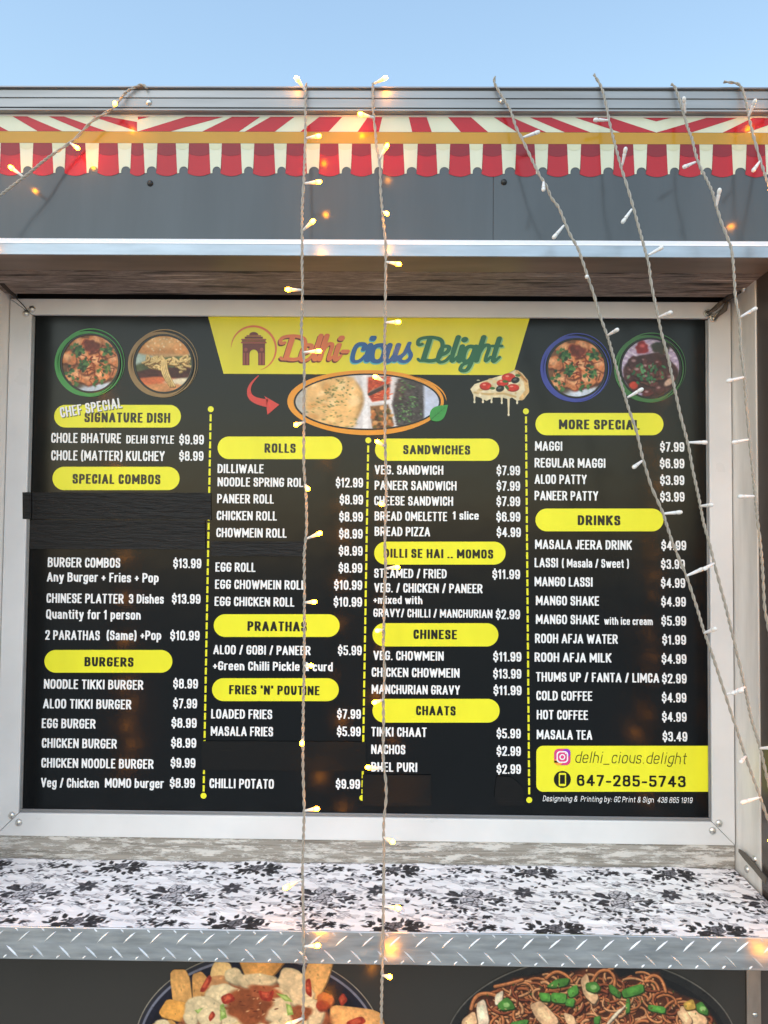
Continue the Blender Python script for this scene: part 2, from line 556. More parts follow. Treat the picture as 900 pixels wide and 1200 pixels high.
GCACHE = {}
def sweep(paths, rx, ry, p=4.0, nx=26, step=None):
    pts = []
    for q in paths:
        q = np.asarray(q, float)
        for a, b in zip(q[:-1], q[1:]):
            n = max(2, int(np.hypot((b[0] - a[0]) / rx, (b[1] - a[1]) / ry) * 5) + 1)
            t = np.linspace(0, 1, n)[:, None]
            pts.append(a + (b - a) * t)
    pts = np.concatenate(pts)
    x0, x1 = pts[:, 0].min() - rx * 1.15, pts[:, 0].max() + rx * 1.15
    y0, y1 = pts[:, 1].min() - ry * 1.15, pts[:, 1].max() + ry * 1.15
    st = step or min(rx, ry) * 0.42
    xs = np.linspace(x0, x1, max(5, int((x1 - x0) / st) + 2)); ys = np.linspace(y0, y1, max(5, int((y1 - y0) / st) + 2))
    X, Y = np.meshgrid(xs, ys)
    F = np.full(X.shape, 1e9)
    rrx = pts[:, 2] if pts.shape[1] > 2 else None
    for k in range(0, len(pts), 64):
        q = pts[k:k + 64]
        sc = q[:, 2] if q.shape[1] > 2 else 1.0
        d = (np.abs(X[..., None] - q[:, 0]) / (rx * sc)) ** p + (np.abs(Y[..., None] - q[:, 1]) / (ry * sc)) ** p
        F = np.minimum(F, (d ** (1 / p) - 1).min(-1))
    return march(F, xs, ys)

def glyph(ch, ws, rx, ry, p):
    k = (ch, ws, rx, ry, p)
    if k not in GCACHE:
        w, paths = GL[ch]
        w = max(w * ws, 2 * rx)
        out = []
        for q in paths:
            s = smooth_path(q)
            s = np.stack([rx + s[:, 0] * (w - 2 * rx), ry + s[:, 1] * (1 - 2 * ry)], 1)
            out.append(s)
        GCACHE[k] = (w, *sweep(out, rx, ry, p))
    return GCACHE[k]

def layout(text, ws=1.0, rx=.081, ry=.065, gap=.075, space=.26, shear=0.0, p=4.0):
    """text -> flat mesh in cap-height units starting at x=0 on the baseline"""
    V, F, x = [], [], 0.0
    for ch in text:
        if ch == ' ':
            x += space * ws
            continue
        w, v, f = glyph(ch, ws, rx, ry, p)
        b = len(V)
        for a, c in v:
            V.append((x + a + shear * c, c))
        F += [[i + b for i in q] for q in f]
        x += w + gap * ws
    return np.array(V), F, x - gap * ws

def letters(name, text, x0, x1, yc, cap, mat, parent, layer, rot=0.0, **k):
    """one run of lettering on the board; x0..x1, yc (middle of the capitals) and cap in the design's units"""
    V, F, w = layout(text, **k)
    a = on_y(x0, yc, layer); b = on_y(x1, yc, layer); c = on_y(x0, yc - cap / 2, layer); d = on_y(x0, yc + cap / 2, layer)
    s = (b[0] - a[0]) / w
    h = c[2] - d[2]
    X = V[:, 0] * s; Z = (V[:, 1] - 0.5) * h
    if rot:
        X, Z = X * math.cos(rot) - Z * math.sin(rot), X * math.sin(rot) + Z * math.cos(rot)
    P = np.stack([a[0] + X, np.full(len(X), layer), a[2] + Z], 1)
    return obj(name, P, F, mat, parent)

def flat(name, pts, layer, mat, parent):
    """one flat printed outline on the board"""
    P = [on_y(u, v, layer) for u, v in pts]
    return obj(name, P, [tuple(range(len(P)))[::-1]], mat, parent)

def pill_pts(x0, y0, x1, y1, r=None, n=10, right=True):
    r = r or (y1 - y0) / 2
    out = []
    cs = [(x1 - r, y0 + r, -90), (x1 - r, y1 - r, 0), (x0 + r, y1 - r, 90), (x0 + r, y0 + r, 180)]
    for k, (cx, cy, a0) in enumerate(cs):
        if not right and k < 2:
            out.append((x1, y0 if k == 0 else y1)); continue
        for q in range(n + 1):
            a = R(a0 + 90 * q / n)
            out.append((cx + r * math.cos(a), cy + r * math.sin(a)))
    return out

def ring_mesh(mb, cx, cy, r0, r1, layer, rot=0.0, n=96, sx=1.0, a0=0.0, a1=360.0, taper=0.0):
    """a brushed ring: inner radius r0, outer radius r1(angle)"""
    closed = abs(a1 - a0 - 360) < 1e-6
    v = []
    for q in range(n + 1):
        t = q / n
        a = R(a0 + (a1 - a0) * t)
        w = (r1 - r0) * (1 - taper * (0.5 - 0.5 * math.cos(a - rot)))
        if not closed:
            w *= math.sin(math.pi * min(max(t, 0.02), 0.98)) ** 0.6
        for rr in (r0, r0 + w):
            v.append(on_y(cx + sx * rr * math.cos(a), cy + rr * math.sin(a), layer))
    mb.add(v, [(2 * q, 2 * q + 2, 2 * q + 3, 2 * q + 1) for q in range(n)])
# ---------------------------------------------------------------- materials of the truck
M = {}
M['gravel'] = new_mat('pale_concrete', (.30, .29, .27), .9); vary(M['gravel'], (.36, .345, .32), .2, 1.3)
mt = M['panel'] = new_mat('grey_panel', (.070, .083, .094), .16, 0, .42)
vary(mt, (.068, .081, .092), .13, 1.6, (6, 6, .7), 6.0); vary_rough(mt, .12, .21, 5.0)
bump(mt, noise(mt, tex_coord(mt), 9.0, 2.0), .05, .02)
bump(mt, noise(mt, tex_coord(mt, (1, 1, 1)), 420.0, 2.0), .02, .0006)
mt = M['alu'] = new_mat('mill_aluminium', (.42, .43, .44), .5, .8)
vary(mt, (.29, .30, .31), .13, 2.5, (1, 1, 9)); vary_rough(mt, .42, .56, 3.0, (1, 1, 14))
bump(mt, noise(mt, tex_coord(mt, (2, 60, 900)), 1.0, 2.0), .25, .0004)
mt = M['alu_vertical'] = new_mat('vertical_aluminium', (.72, .71, .68), .30, .2)
vary(mt, (.70, .69, .66), .16, 3.0, (6, 6, 1)); vary_rough(mt, .30, .42, 6.0, (8, 8, 1))
bump(mt, noise(mt, tex_coord(mt, (60, 400, 3)), 1.0, 2.0), .12, .0004)
mt = M['ledge'] = new_mat('sky_tinted_ledge', (.62, .66, .72), .28, .55)
vary(mt, (.33, .385, .445), .16, 6.0, (1, 1, 6), 8.0)  # bluish base colour carries the sky's reflection on the ledge front
mt = M['white'] = new_mat('white_frame_paint', (.62, .62, .61), .33)
vary(mt, (.70, .715, .725), .08, 4.0, (1, 1, 1), 9.0); vary_rough(mt, .26, .44, 9.0)
bump(mt, noise(mt, tex_coord(mt), 60.0, 4.0), .06, .001)
mt = M['wood'] = new_mat('weathered_soffit_wood', (.12, .085, .07), .75)
n, l, b = nodes(mt)
f1 = noise(mt, tex_coord(mt, (1.1, 15, 15)), 4.0, 7.0, .68)
l.new(ramp(mt, f1, [(.34, (.02, .016, .015)), (.42, (.12, .10, .09)), (.49, (.29, .245, .22)), (.535, (.13, .108, .097)), (.60, (.30, .255, .23)), (.70, (.56, .50, .46))]), b.inputs['Base Color'])
bump(mt, f1, 1.0, .006)
mt = M['peeling'] = new_mat('peeling_painted_sill', (.4, .38, .35), .7)
n, l, b = nodes(mt)
f1 = noise(mt, tex_coord(mt, (5, 10, 30)), 3.0, 10.0, .78)
f2 = noise(mt, tex_coord(mt, (1, 20, 45)), 4.0, 8.0, .7)
wood = ramp(mt, f2, [(.32, (.14, .125, .105)), (.55, (.34, .32, .285)), (.8, (.44, .42, .39))])
msk = ramp(mt, f1, [(.49, (0, 0, 0)), (.54, (1, 1, 1))])
mx = n.new('ShaderNodeMix'); mx.data_type = 'RGBA'
l.new(msk, mx.inputs[0]); l.new(wood, mx.inputs[6]); mx.inputs[7].default_value = (.62, .61, .58, 1)
l.new(mx.outputs[2], b.inputs['Base Color'])
bump(mt, msk, .5, .0015); bump(mt, f2, .5, .002)
mt = M['soffit'] = new_mat('brown_soffit_metal', (.165, .135, .115), .45); vary(mt, (.165, .135, .115), .25, 3.0, (1, 6, 6))
mt = M['dark'] = new_mat('dark_cavity', (.012, .011, .011), .6)
mt = M['dark_side'] = new_mat('dark_side_panel', (.055, .045, .040), .22); vary_rough(mt, .20, .27, 3.0)
mt = M['lower'] = new_mat('charcoal_lower_panel', (.040, .035, .029), .22); vary_rough(mt, .19, .26, 3.0)
bump(mt, noise(mt, tex_coord(mt), 9.0, 2.0), .05, .02)
mt = M['rust_alu'] = new_mat('stained_metal_strip', (.42, .36, .31), .42, .6)
vary(mt, (.40, .33, .28), .3, 7.0, (3, 3, 1), 8.0)
mt = M['plate'] = new_mat('tread_plate_aluminium', (.50, .53, .55), .36, .9)
vary(mt, (.52, .545, .56), .24, 5.0, (2, 2, 14), 7.0); vary_rough(mt, .30, .48, 8.0, (3, 3, 20))
bump(mt, noise(mt, tex_coord(mt, (6, 40, 160)), 1.5, 4.0), .22, .0009)
mt = M['jamb_white'] = new_mat('cream_white_jamb', (.88, .87, .84), .45); vary(mt, (.88, .87, .84), .06, 5.0, (4, 4, 1))
M['tread'] = new_mat('highlight_tread', (.66, .67, .68), .36, .6); vary(M['tread'], (.62, .63, .64), .3, 14.0)  # paler than the plate: highlights on the raised marks put into the colour
M['lip'] = new_mat('skylit_ledge_lip', (.86, .87, .89), .4)  # near-white base puts the sky light on the lip into its colour
M['screw'] = new_mat('zinc_screw', (.62, .62, .60), .28, 1.0)
M['screw_dark'] = new_mat('dark_screw', (.03, .03, .03), .3, .6)
mt = M['tape'] = new_mat('black_tape', (.010, .010, .010), .36, 0, .28)
bump(mt, noise(mt, tex_coord(mt, (22, 1, 170)), 1.7, 8.0, .7), .5, .0025)
bump(mt, noise(mt, tex_coord(mt, (8, 1, 72)), 1.7, 5.0, .6), 1.0, .006)
bump(mt, noise(mt, tex_coord(mt, (300, 1, 300)), 1.0, 2.0), .12, .0008)
mt = M['tape_smooth'] = new_mat('glossy_black_tape', (.006, .006, .006), .20, 0, .34)
wv = noise(mt, tex_coord(mt, (500, 1, 160)), 1.0, 1.0)
bump(mt, wv, .22, .0008)
bump(mt, noise(mt, tex_coord(mt, (6, 1, 70)), 2.0, 6.0, .7), .35, .002)
M['strap'] = new_mat('grey_strap', (.10, .09, .075), .6)
M['rope'] = new_mat('dark_cord', (.035, .03, .026), .7)
# printed inks on the truck wall
ink = {}
def inkm(name, rgb, rough=.2):
    m_ = new_mat('ink_' + name, tuple(lin(rgb)), rough)
    ink[name] = m_
    nodes(m_)[2].inputs['Specular IOR Level'].default_value = .4
    vary(m_, tuple(lin(rgb)), .07, 3.0, (3, 3, 1), 6.0)
    return m_
inkm('cream', (204, 208, 186)); inkm('cream_deep', (196, 198, 168)); inkm('red', (170, 20, 32)); inkm('red_deep', (128, 18, 28)); inkm('gold', (180, 136, 38)); inkm('edge_highlight', (205, 205, 205))

X0, X1 = -1.5, 1.62                                     # the wall runs on past both sides of the picture
XL = on_y(11, 365, -.012)[0]; XR = on_y(859, 600, -.012)[0]
Zc = lambda py, y: on_y(450, py, y)[2]
YW = -.25                                               # outer face of the wall
zS = Zc(1013, -.008)                                    # counter height
zRoof = Zc(101.5, -.262)

# ---------------------------------------------------------------- ground
g = obj('ground', [(-150, -150, 0), (150, -150, 0), (150, 150, 0), (-150, 150, 0)], [(0, 1, 2, 3)], M['gravel'])
g['kind'] = 'structure'

# ---------------------------------------------------------------- the food truck
truck = thing('food_truck', 'grey food truck wall with printed awning, serving hatch and metal edged counter', 'food truck', (0, .6, 0))
def tp(o):                                              # keep world coordinates when parenting to the truck
    o.location = (0, -.6, 0)
    return o
def part(mb, name, mat, smooth=False, parent=None):
    o = mb.build(name, mat, parent or truck, smooth)
    return tp(o) if parent is None else o

# body: upper wall in three panels, butted with hairline gaps
ztop, zbot = Zc(134.6, YW), Zc(288, YW)
sx = [X0, on_y(578, 250, YW)[0], X1]
for k in range(2):
    part(MB().box(sx[k] + .0003, sx[k + 1] - .0003, YW, YW + .02, zbot, ztop, .0006), 'wall_panel', M['panel'])
part(MB().box(X0, X1, YW + .021, YW + .05, zbot - .02, zRoof - .01), 'wall_backing', M['dark'])
part(MB().box(X0, X1, YW + .051, 1.7, zRoof - .035, zRoof - .015), 'roof', M['alu'])
for xa_, xb_ in ((X0, X0 + .03), (X1 - .03, X1)):
    part(MB().box(xa_, xb_, YW + .051, 1.7, .35, zRoof - .036), 'side_wall', M['panel'])
part(MB().box(X0 + .03, X1 - .03, 1.67, 1.7, .35, zRoof - .036), 'rear_wall', M['panel'])
part(MB().box(X0, X1, YW + .03, 1.7, 0.0, .349), 'skirt', M['dark'])
# panel-edge highlight, painted as a white strip over the print
zz = Zc(133.2, YW)
# roof rail: an extruded aluminium profile
Z = lambda py: Zc(py, -.262)
prof = [(-.20, Z(101.5)), (-.258, Z(101.5)), (-.266, Z(102.4)), (-.267, Z(104.2)), (-.259, Z(105.0)), (-.259, Z(106.3)), (-.2635, Z(107.0)),
        (-.2635, Z(115.0)), (-.2605, Z(115.5)), (-.2605, Z(116.3)), (-.2635, Z(116.8)), (-.2635, Z(126.4)), (-.2595, Z(127.0)), (-.2595, Z(128.2)),
        (-.2655, Z(128.8)), (-.2655, Z(130.6)), (-.262, Z(131.3)), (-.20, Z(131.3))]
part(MB().add(*prism(prof, X0, X1)), 'roof_rail', M['alu'])
part(MB().box(X0, X1, -.236, -.226, Z(136), Z(131.0)), 'rail_gap', M['dark'])
for px, py in ((174.5, 120), (588.5, 118.5)):
    c = on_y(px, py, -.2635)
    part(MB().dome(c, .0075, .005), 'rail_screw', M['screw'], True)
for px, py in ((176, 215), (590.5, 213.5)):
    c = on_y(px, py, YW)
    part(MB().dome(c, .0075, .005), 'panel_screw', M['screw_dark'], True)

# the awning printed on the wall
class Flats:
    def __init__(self, y):
        self.v, self.f, self.m, self.mats, self.y = [], [], [], [], y
    def add(self, pts, mat, k=0):
        if mat not in self.mats:
            self.mats.append(mat)
        b = len(self.v)
        self.v += [on_y(u, v, self.y - .0004 * k) for u, v in pts]
        self.f.append(tuple(range(b, b + len(pts)))); self.m.append(self.mats.index(mat))
    def build(self, name, parent):
        o = obj(name, self.v, self.f, self.mats, parent)
        o.data.polygons.foreach_set('material_index', self.m)
        return o
aw = Flats(YW - .0006)
yy = lambda x, y: y + (x - 450) * .0022                # the print runs parallel to the wall's edge
def q(*pts):
    return [(x, yy(x, y)) for x, y in pts]
xa, xb = -188, 1092
aw.add(q((xa, 134.9), (xb, 134.9), (xb, 137.0), (xa, 137.0)), ink['edge_highlight'])  # highlight along the panel's top edge, drawn as white ink
aw.add(q((xa, 137.0), (xb, 137.0), (xb, 154.6), (xa, 154.6)), ink['cream'])
for t0, t1, b0, b1 in ((-42, -22, -8, 10), (14.7, 31.8, 44, 73), (57, 75, 98, 125), (218, 262, 162, 200), (272, 305, 237, 280), (317, 345, 287, 322), (374, 401, 352, 385),
                       (431, 448, 419, 444), (479, 500, 483, 506), (525, 552, 540, 572), (579, 600, 606, 640), (621, 646, 662, 692), (674, 716, 727, 769), (828, 864, 769.5, 810), (882, 925, 847, 875), (940, 990, 905, 940), (998, 1044, 972, 1006), (1052, 1086, 1036, 1068), (-88, -66, -58, -34), (-134, -112, -108, -84), (-180, -158, -158, -136)):
    aw.add(q((t0, 137.2), (t1, 137.2), (b1, 154.5), (b0, 154.5)), ink['red'], 1)
aw.add(q((108, 137.2), (126, 137.2), (160.6, 143.5), (160.6, 154.5)), ink['red'], 1)
aw.add(q((161.4, 137.2), (176, 137.2), (161.4, 141)), ink['red'], 1)
aw.add(q((753, 137.2), (787, 137.2), (769, 141.5)), ink['red'], 1)
aw.add(q((xa, 154.8), (xb, 154.8), (xb, 168.3), (xa, 168.3)), ink['gold'], 1)
reds = [(-37, -15), (1, 23), (39, 61), (77, 100), (116, 138), (154, 168), (184.5, 206), (221.5, 245), (260, 282), (298, 321), (336, 358), (375, 396.5), (412.5, 434.5), (450, 472.5), (489.5, 511), (527.5, 550),
        (566, 587.5), (605, 626.5), (642.5, 664.5), (681, 703), (720, 742), (758.5, 781), (797, 819.5), (835.5, 857.5), (875, 896.5), (913, 935)]
reds = [(-37.5 * k - 37, -37.5 * k - 15) for k in (4, 3, 2, 1)] + reds + [(913 + 38.5 * k, 935 + 38.5 * k) for k in (1, 2, 3, 4)]
def arc(xl, yl, xr, yr, sag, n=10):
    return [(xl + (xr - xl) * t, yl + (yr - yl) * t + sag * 4 * t * (1 - t)) for t in np.linspace(0, 1, n + 1)]
for k, (a, b_) in enumerate(reds):
    aw.add(q((a, 168.5), (b_, 168.5)) + q(*arc(b_ + 1.6, 203.4, a - 1.6, 203.4, 3.4)), ink['red'], 1)
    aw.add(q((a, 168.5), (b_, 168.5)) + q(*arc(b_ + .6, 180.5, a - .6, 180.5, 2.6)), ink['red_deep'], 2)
    if k + 1 < len(reds):
        c0, c1 = b_ + .0, reds[k + 1][0]
        xm, hw = (c0 + 4.0 + c1 - .9) / 2, (c1 - .9 - c0 - 4.0) / 2
        aw.add(q((c0, 168.5), (c1, 168.5)) + q(*[(xm + hw * math.cos(t), 201.6 - 6.0 * math.sin(t) ** .9) for t in np.linspace(0, math.pi, 13)]) + q((c0 + 4.0, 203.2), (c0 + 1.7, 203.6)), ink['cream'], 1)
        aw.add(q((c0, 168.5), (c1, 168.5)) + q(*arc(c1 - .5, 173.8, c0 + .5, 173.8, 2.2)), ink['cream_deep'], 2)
tp(aw.build('awning_print', truck))

# drip ledge over the hatch, soffit and wooden lintel
XE0, XE1 = X0, X1
zE = Zc(318.5, -.18)
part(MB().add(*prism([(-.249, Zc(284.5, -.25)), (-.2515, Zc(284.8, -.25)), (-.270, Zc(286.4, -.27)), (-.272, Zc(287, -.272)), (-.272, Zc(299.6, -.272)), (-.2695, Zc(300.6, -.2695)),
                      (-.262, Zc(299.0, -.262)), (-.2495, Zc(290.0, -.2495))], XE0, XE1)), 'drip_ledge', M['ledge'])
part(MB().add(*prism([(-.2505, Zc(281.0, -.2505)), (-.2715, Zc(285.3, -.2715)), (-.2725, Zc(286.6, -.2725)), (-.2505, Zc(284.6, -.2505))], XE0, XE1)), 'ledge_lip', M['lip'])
part(MB().add(*prism([(-.2615, Zc(300.5, -.2615)), (-.2615, Zc(299.6, -.2615)), (-.19, zE + .02), (-.18, zE + .002), (-.18, zE)], XE0, XE1)), 'soffit', M['soffit'])
zL0, zL1 = Zc(319.0, -.178), Zc(346.2, -.034)
part(MB().add(*prism([(-.178, zL0), (-.178, zL0 + .03), (-.034, zL1 + .03), (-.034, zL1)], XL - .03, XR + .022)), 'lintel_board', M['wood'])
part(MB().box(XL - .03, XR + .03, .03, .05, zS - .03, zL1 + .12), 'hatch_backing', M['dark'])
part(MB().box(XL - .03, XR + .03, -.033, .03, zL1 + .05, zL1 + .07), 'hatch_head', M['dark'])
# jambs: bright aluminium inside, dark outer return
for s, x in ((1, XR), (-1, XL)):
    a, b_ = sorted((x + s * .001, x + s * .012))
    part(MB().box(a, b_, -.140, .03, zS - .02, zL0 + .035, .001), 'hatch_jamb', M['alu_vertical'] if s > 0 else M['jamb_white'])
    a, b_ = sorted((x + s * .004, x + s * .02))
    part(MB().box(a, b_, -.249, -.1405, zS - .02, zE - .0015), 'jamb_return', M['dark_side'])
    a, b_ = sorted((x + s * .0205, X1 if s > 0 else X0))
    part(MB().box(a, b_, YW, YW + .02, zS - .0295, Zc(303, YW)), 'pillar_panel', M['dark_side'])
for px, py in ((884.3, 1006.5), (875.5, 1018.5)):
    p = on_y(px, py, -.1); 
    mb = MB()
    cx = XR + .001; yv = CAMPOS[1] + (cx - CAMPOS[0]) / ray(px, py)[0] * ray(px, py)[1]; zv = CAMPOS[2] + (cx - CAMPOS[0]) / ray(px, py)[0] * ray(px, py)[2]
    d = MB().dome((0, 0, 0), .009, .006)
    mb.add([(cx + v[1], yv + v[0], zv + v[2]) for v in d.v], d.f)
    part(mb, 'jamb_screw', M['screw'], True)
# weathered sill under the frame
part(MB().box(XL + .001, XR - .0005, -.009, .02, zS - .02, Zc(983.5, -.009), .002), 'hatch_sill', M['peeling'])
# serving shelf with a tread-plate front
shelf = tp(MB().box(XL + .001, XR - .0005, -.2502, -.010, zS - .03, zS, .001).box(X0, X1, -.352, -.2504, zS - .03, zS, .001).build('serving_shelf', M['rust_alu'], truck))
zr0, zr1 = Zc(1130.8, -.3575), Zc(1092.5, -.3575)
rim = MB().box(X0, X1, -.3575, -.3525, zr0, zr1, .0012)
random.seed(4)
pitch = .0580
xx = X0 + .02
k = 0
def lozenge(mb, cx, cz, ang, L=.037, Wd=.0052, h=.0019, y=-.3575):
    c, s = math.cos(ang), math.sin(ang)
    P = []
    for u, w, hh in ((-L / 2, 0, 0), (-L * .2, -Wd / 2, 0), (L * .2, -Wd / 2, 0), (L / 2, 0, 0), (L * .2, Wd / 2, 0), (-L * .2, Wd / 2, 0), (-L * .3, 0, h), (0, 0, h * 1.15), (L * .3, 0, h)):
        P.append((cx + u * c - w * s, y - hh - (.0001 if hh else -.0001), cz + u * s + w * c))
    mb.add(P, [(0, 1, 6), (1, 2, 8, 7, 6), (2, 3, 8), (3, 4, 8), (4, 5, 6, 7, 8), (5, 0, 6)])
tread = MB()
off = (on_y(36 - 31 * 20, 1098, -.3575)[0])
zu, zl = Zc(1103.5, -.3575), Zc(1121.0, -.3575)
pitch = on_y(450 + 31.2, 1100, -.3575)[0] - on_y(450, 1100, -.3575)[0]
xs0 = on_y(28, 1100, -.3575)[0]
xl0 = on_y(14, 1118, -.3575)[0]
for k in range(-30, 60):
    for base, zc_, a in ((xs0, zu, R(42)), (xl0, zl, R(-44))):
        cx = base + k * pitch
        if X0 + .03 < cx < X1 - .03:
            lozenge(tread, cx, zc_, a + R(random.uniform(-2, 2)))
        if base == xs0 and X0 + .05 < cx < X1 - .05:
            lozenge(tread, cx + pitch * .3, zr0 + .0058, R(42), L=.0115, Wd=.0046, h=.0014)
            lozenge(tread, cx - pitch * .28, zr1 - .0055, R(-44), L=.010, Wd=.0044, h=.0013)
part(rim, 'rim_plate', M['plate'], parent=shelf)
part(tread, 'tread_pattern', M['tread'], parent=shelf)
for bx in (-1.15, -.4, .4, 1.15):
    part(MB().add(*prism([(-.345, zS - .031), (YW - .001, zS - .031), (YW - .001, zS - .09)], bx - .012, bx + .012)), 'shelf_bracket', M['rust_alu'], parent=shelf)
# wall under the shelf, with the two food pictures printed on it
xs = on_y(874.5, 1165, YW)[0]; xs2 = on_y(891, 1165, YW)[0]
part(MB().box(X0, xs - .001, YW, YW + .02, .352, zS - .031, .001), 'lower_panel', M['lower'])
part(MB().box(xs, xs2, YW - .004, YW + .02, .352, zS - .031, .001), 'corner_strip', M['rust_alu'])
part(MB().box(xs2 + .001, X1, YW + .001, YW + .02, .352, zS - .031, .001), 'lower_panel', M['dark_side'])
for py in (1189, 1260, 1340):
    part(MB().dome(on_y(884.5, py, YW - .004), .0062, .004), 'strip_rivet', M['screw'], True)
# ---------------------------------------------------------------- food pictures printed on the lower wall
rnd = random.Random(11)
pm_wall = print_mat('wall_print', .24)
fr = Canvas(135, 1108, 470, 1290, 1.5)
W_ = lambda *p: p
fr.ell(303, 1226, 146, 111, (150, 145, 140)); fr.ell(303, 1226, 144.6, 109.6, (40, 40, 52)); fr.ell(303, 1227, 141, 106, (118, 122, 150)); fr.ell(303, 1227.5, 138.5, 103.6, (24, 24, 42))
fr.ell(303, 1229, 132, 98, (17, 16, 28))
def frie(pts, col, seed):
    p = np.array(pts, float); c = p.mean(0)
    # rounded corners: chaikin
    for _ in range(2):
        a, b_ = p, np.roll(p, -1, 0)
        p = np.stack([a * .87 + b_ * .13, a * .13 + b_ * .87], 1).reshape(-1, 2)
    d = np.array(col) * .62
    fr.poly(c + (p - c) * 1.05 + (.6, 1.0), d, soft=1.2)
    fr.poly(p, col, soft=1.0, texture=.16, seed=seed, tscale=5)
    fr.poly(c + (p - c) * .62 + (-1.6, -1.6), np.minimum(np.array(col) * 1.08, 250), soft=6, texture=.14, seed=seed + 5, tscale=3)
frie([(275, 1112), (345, 1112), (318, 1146), (290, 1150)], (212, 158, 92), 1)
frie([(236, 1138), (248, 1152), (243, 1172), (226, 1172), (225, 1142)], (202, 150, 92), 2)
frie([(199, 1141), (203, 1136), (217, 1136), (222, 1146), (226, 1180), (203, 1178)], (222, 168, 104), 3)
frie([(186, 1186), (196, 1170), (226, 1177), (219, 1199), (190, 1192)], (228, 165, 84), 4)
frie([(248, 1134), (252, 1127), (269, 1128), (273, 1140), (264, 1156), (245, 1150)], (224, 190, 138), 5)
frie([(364, 1122), (392, 1122), (384, 1148), (371, 1174), (352, 1152)], (222, 174, 116), 6)
frie([(388, 1177), (444, 1184), (452, 1206), (428, 1216), (386, 1200)], (222, 170, 112), 7)
frie([(176, 1200), (204, 1194), (216, 1230), (180, 1236)], (220, 165, 95), 8)
frie([(384, 1206), (436, 1226), (424, 1250), (372, 1236)], (215, 160, 92), 9)
frie([(200, 1240), (250, 1236), (262, 1270), (215, 1280)], (222, 168, 98), 10)
fr.ell(300, 1212, 96, 58, (150, 84, 54), soft=4, wob=.08, seed=3, texture=.3, tscale=9)
curd = (232, 214, 182)
def blob(cx, cy, rx, ry, col, seed, ang=0, tex=.10):
    d = np.array(col)
    fr.ell(cx + .8, cy + 1.8, rx * 1.05, ry * 1.06, d * .70, ang=ang, soft=3, wob=.10, seed=seed)
    fr.ell(cx, cy, rx, ry, d * .93, ang=ang, soft=1.4, wob=.12, seed=seed, texture=tex, tscale=6)
    fr.ell(cx - rx * .12, cy - ry * .2, rx * .7, ry * .62, np.minimum(d * 1.05, 250), ang=ang, soft=5, wob=.15, seed=seed + 1, texture=tex, tscale=4)
    rb = random.Random(seed)
    for k in range(int(5 + rx * .9)):
        t, q_ = rb.uniform(0, 6.28), rb.uniform(0, .85)
        x, y, s_ = cx + rx * q_ * math.cos(t), cy + ry * q_ * math.sin(t), rb.uniform(.12, .30) * ry
        fr.ell(x + .3, y + .7, s_ * 1.2, s_, d * .92, soft=3.0, wob=.2, seed=k)
        fr.ell(x, y, s_ * 1.1, s_ * .8, np.minimum(d * rb.uniform(.94, 1.07), 250), soft=1.8, wob=.2, seed=k)
blob(255, 1152, 13, 9, (206, 150, 104), 31)
blob(274, 1143.5, 10, 9.5, curd, 12)
for a in ((300, 1149, 22, 8.5), (262, 1166, 21, 13), (237, 1180, 20, 13), (224, 1193, 9, 8), (340, 1148, 13, 15), (352, 1166, 16, 15), (322, 1176, 18, 19), (246, 1192, 14, 12), (366, 1186, 15, 15), (292, 1196, 12, 11), (270, 1196, 10, 14), (344, 1196, 15, 14), (190, 1202, 10, 7)):
    blob(*a, curd, int(a[0]))
for k in range(26):
    blob(rnd.uniform(215, 390), rnd.uniform(1205, 1262), rnd.uniform(9, 18), rnd.uniform(7, 14), rnd.choice([curd, (222, 200, 160), (205, 145, 90)]), 200 + k)
fr.ell(292, 1178, 30, 20, (142, 78, 46), soft=4, wob=.22, seed=21, texture=.22, tscale=7)
fr.ell(310, 1164, 20, 9, (158, 88, 56), soft=3, wob=.25, seed=22, texture=.2, tscale=6)
fr.ell(352, 1188, 14, 9, (150, 86, 54), soft=3, wob=.25, seed=23, texture=.2)
for k in range(26):
    u, v = rnd.uniform(268, 325), rnd.uniform(1160, 1194)
    fr.ell(u, v, rnd.uniform(1, 3), rnd.uniform(.5, 1.0), rnd.choice([(215, 170, 130), (96, 46, 28), (185, 115, 78), (120, 62, 38)]), ang=rnd.uniform(-.9, .2))
def bacon(pts, seed):
    p = np.array(pts, float)
    for _ in range(2):
        a, b_ = p, np.roll(p, -1, 0)
        p = np.stack([a * .82 + b_ * .18, a * .18 + b_ * .82], 1).reshape(-1, 2)
    pts = p
    fr.poly(pts, (150, 50, 36), soft=1.2, texture=.3, seed=seed, tscale=4)
    p = np.array(pts, float); c = p.mean(0)
    fr.poly(c + (p - c) * .55 + (-.6, -.6), (196, 88, 62), soft=2.0, texture=.25, seed=seed + 1, tscale=3)
bacon([(245, 1141), (249, 1147), (240, 1163), (233, 1162)], 41)
bacon([(258, 1168), (270, 1163), (277, 1172), (262, 1178)], 42)
bacon([(302, 1160), (312, 1163), (322, 1160), (318, 1174), (306, 1172)], 43)
bacon([(358, 1148), (364, 1146), (366, 1170), (358, 1164)], 44)
bacon([(396, 1170), (402, 1163), (408, 1172), (400, 1180)], 45)
bacon([(244, 1192), (249, 1184), (253, 1190), (246, 1198)], 46)
bacon([(404, 1198), (424, 1190), (430, 1198), (412, 1206)], 47)
blob(381, 1171.5, 9, 8.5, (196, 108, 66), 50, tex=.2); blob(378, 1178, 7, 6, (160, 60, 44), 51, tex=.2)
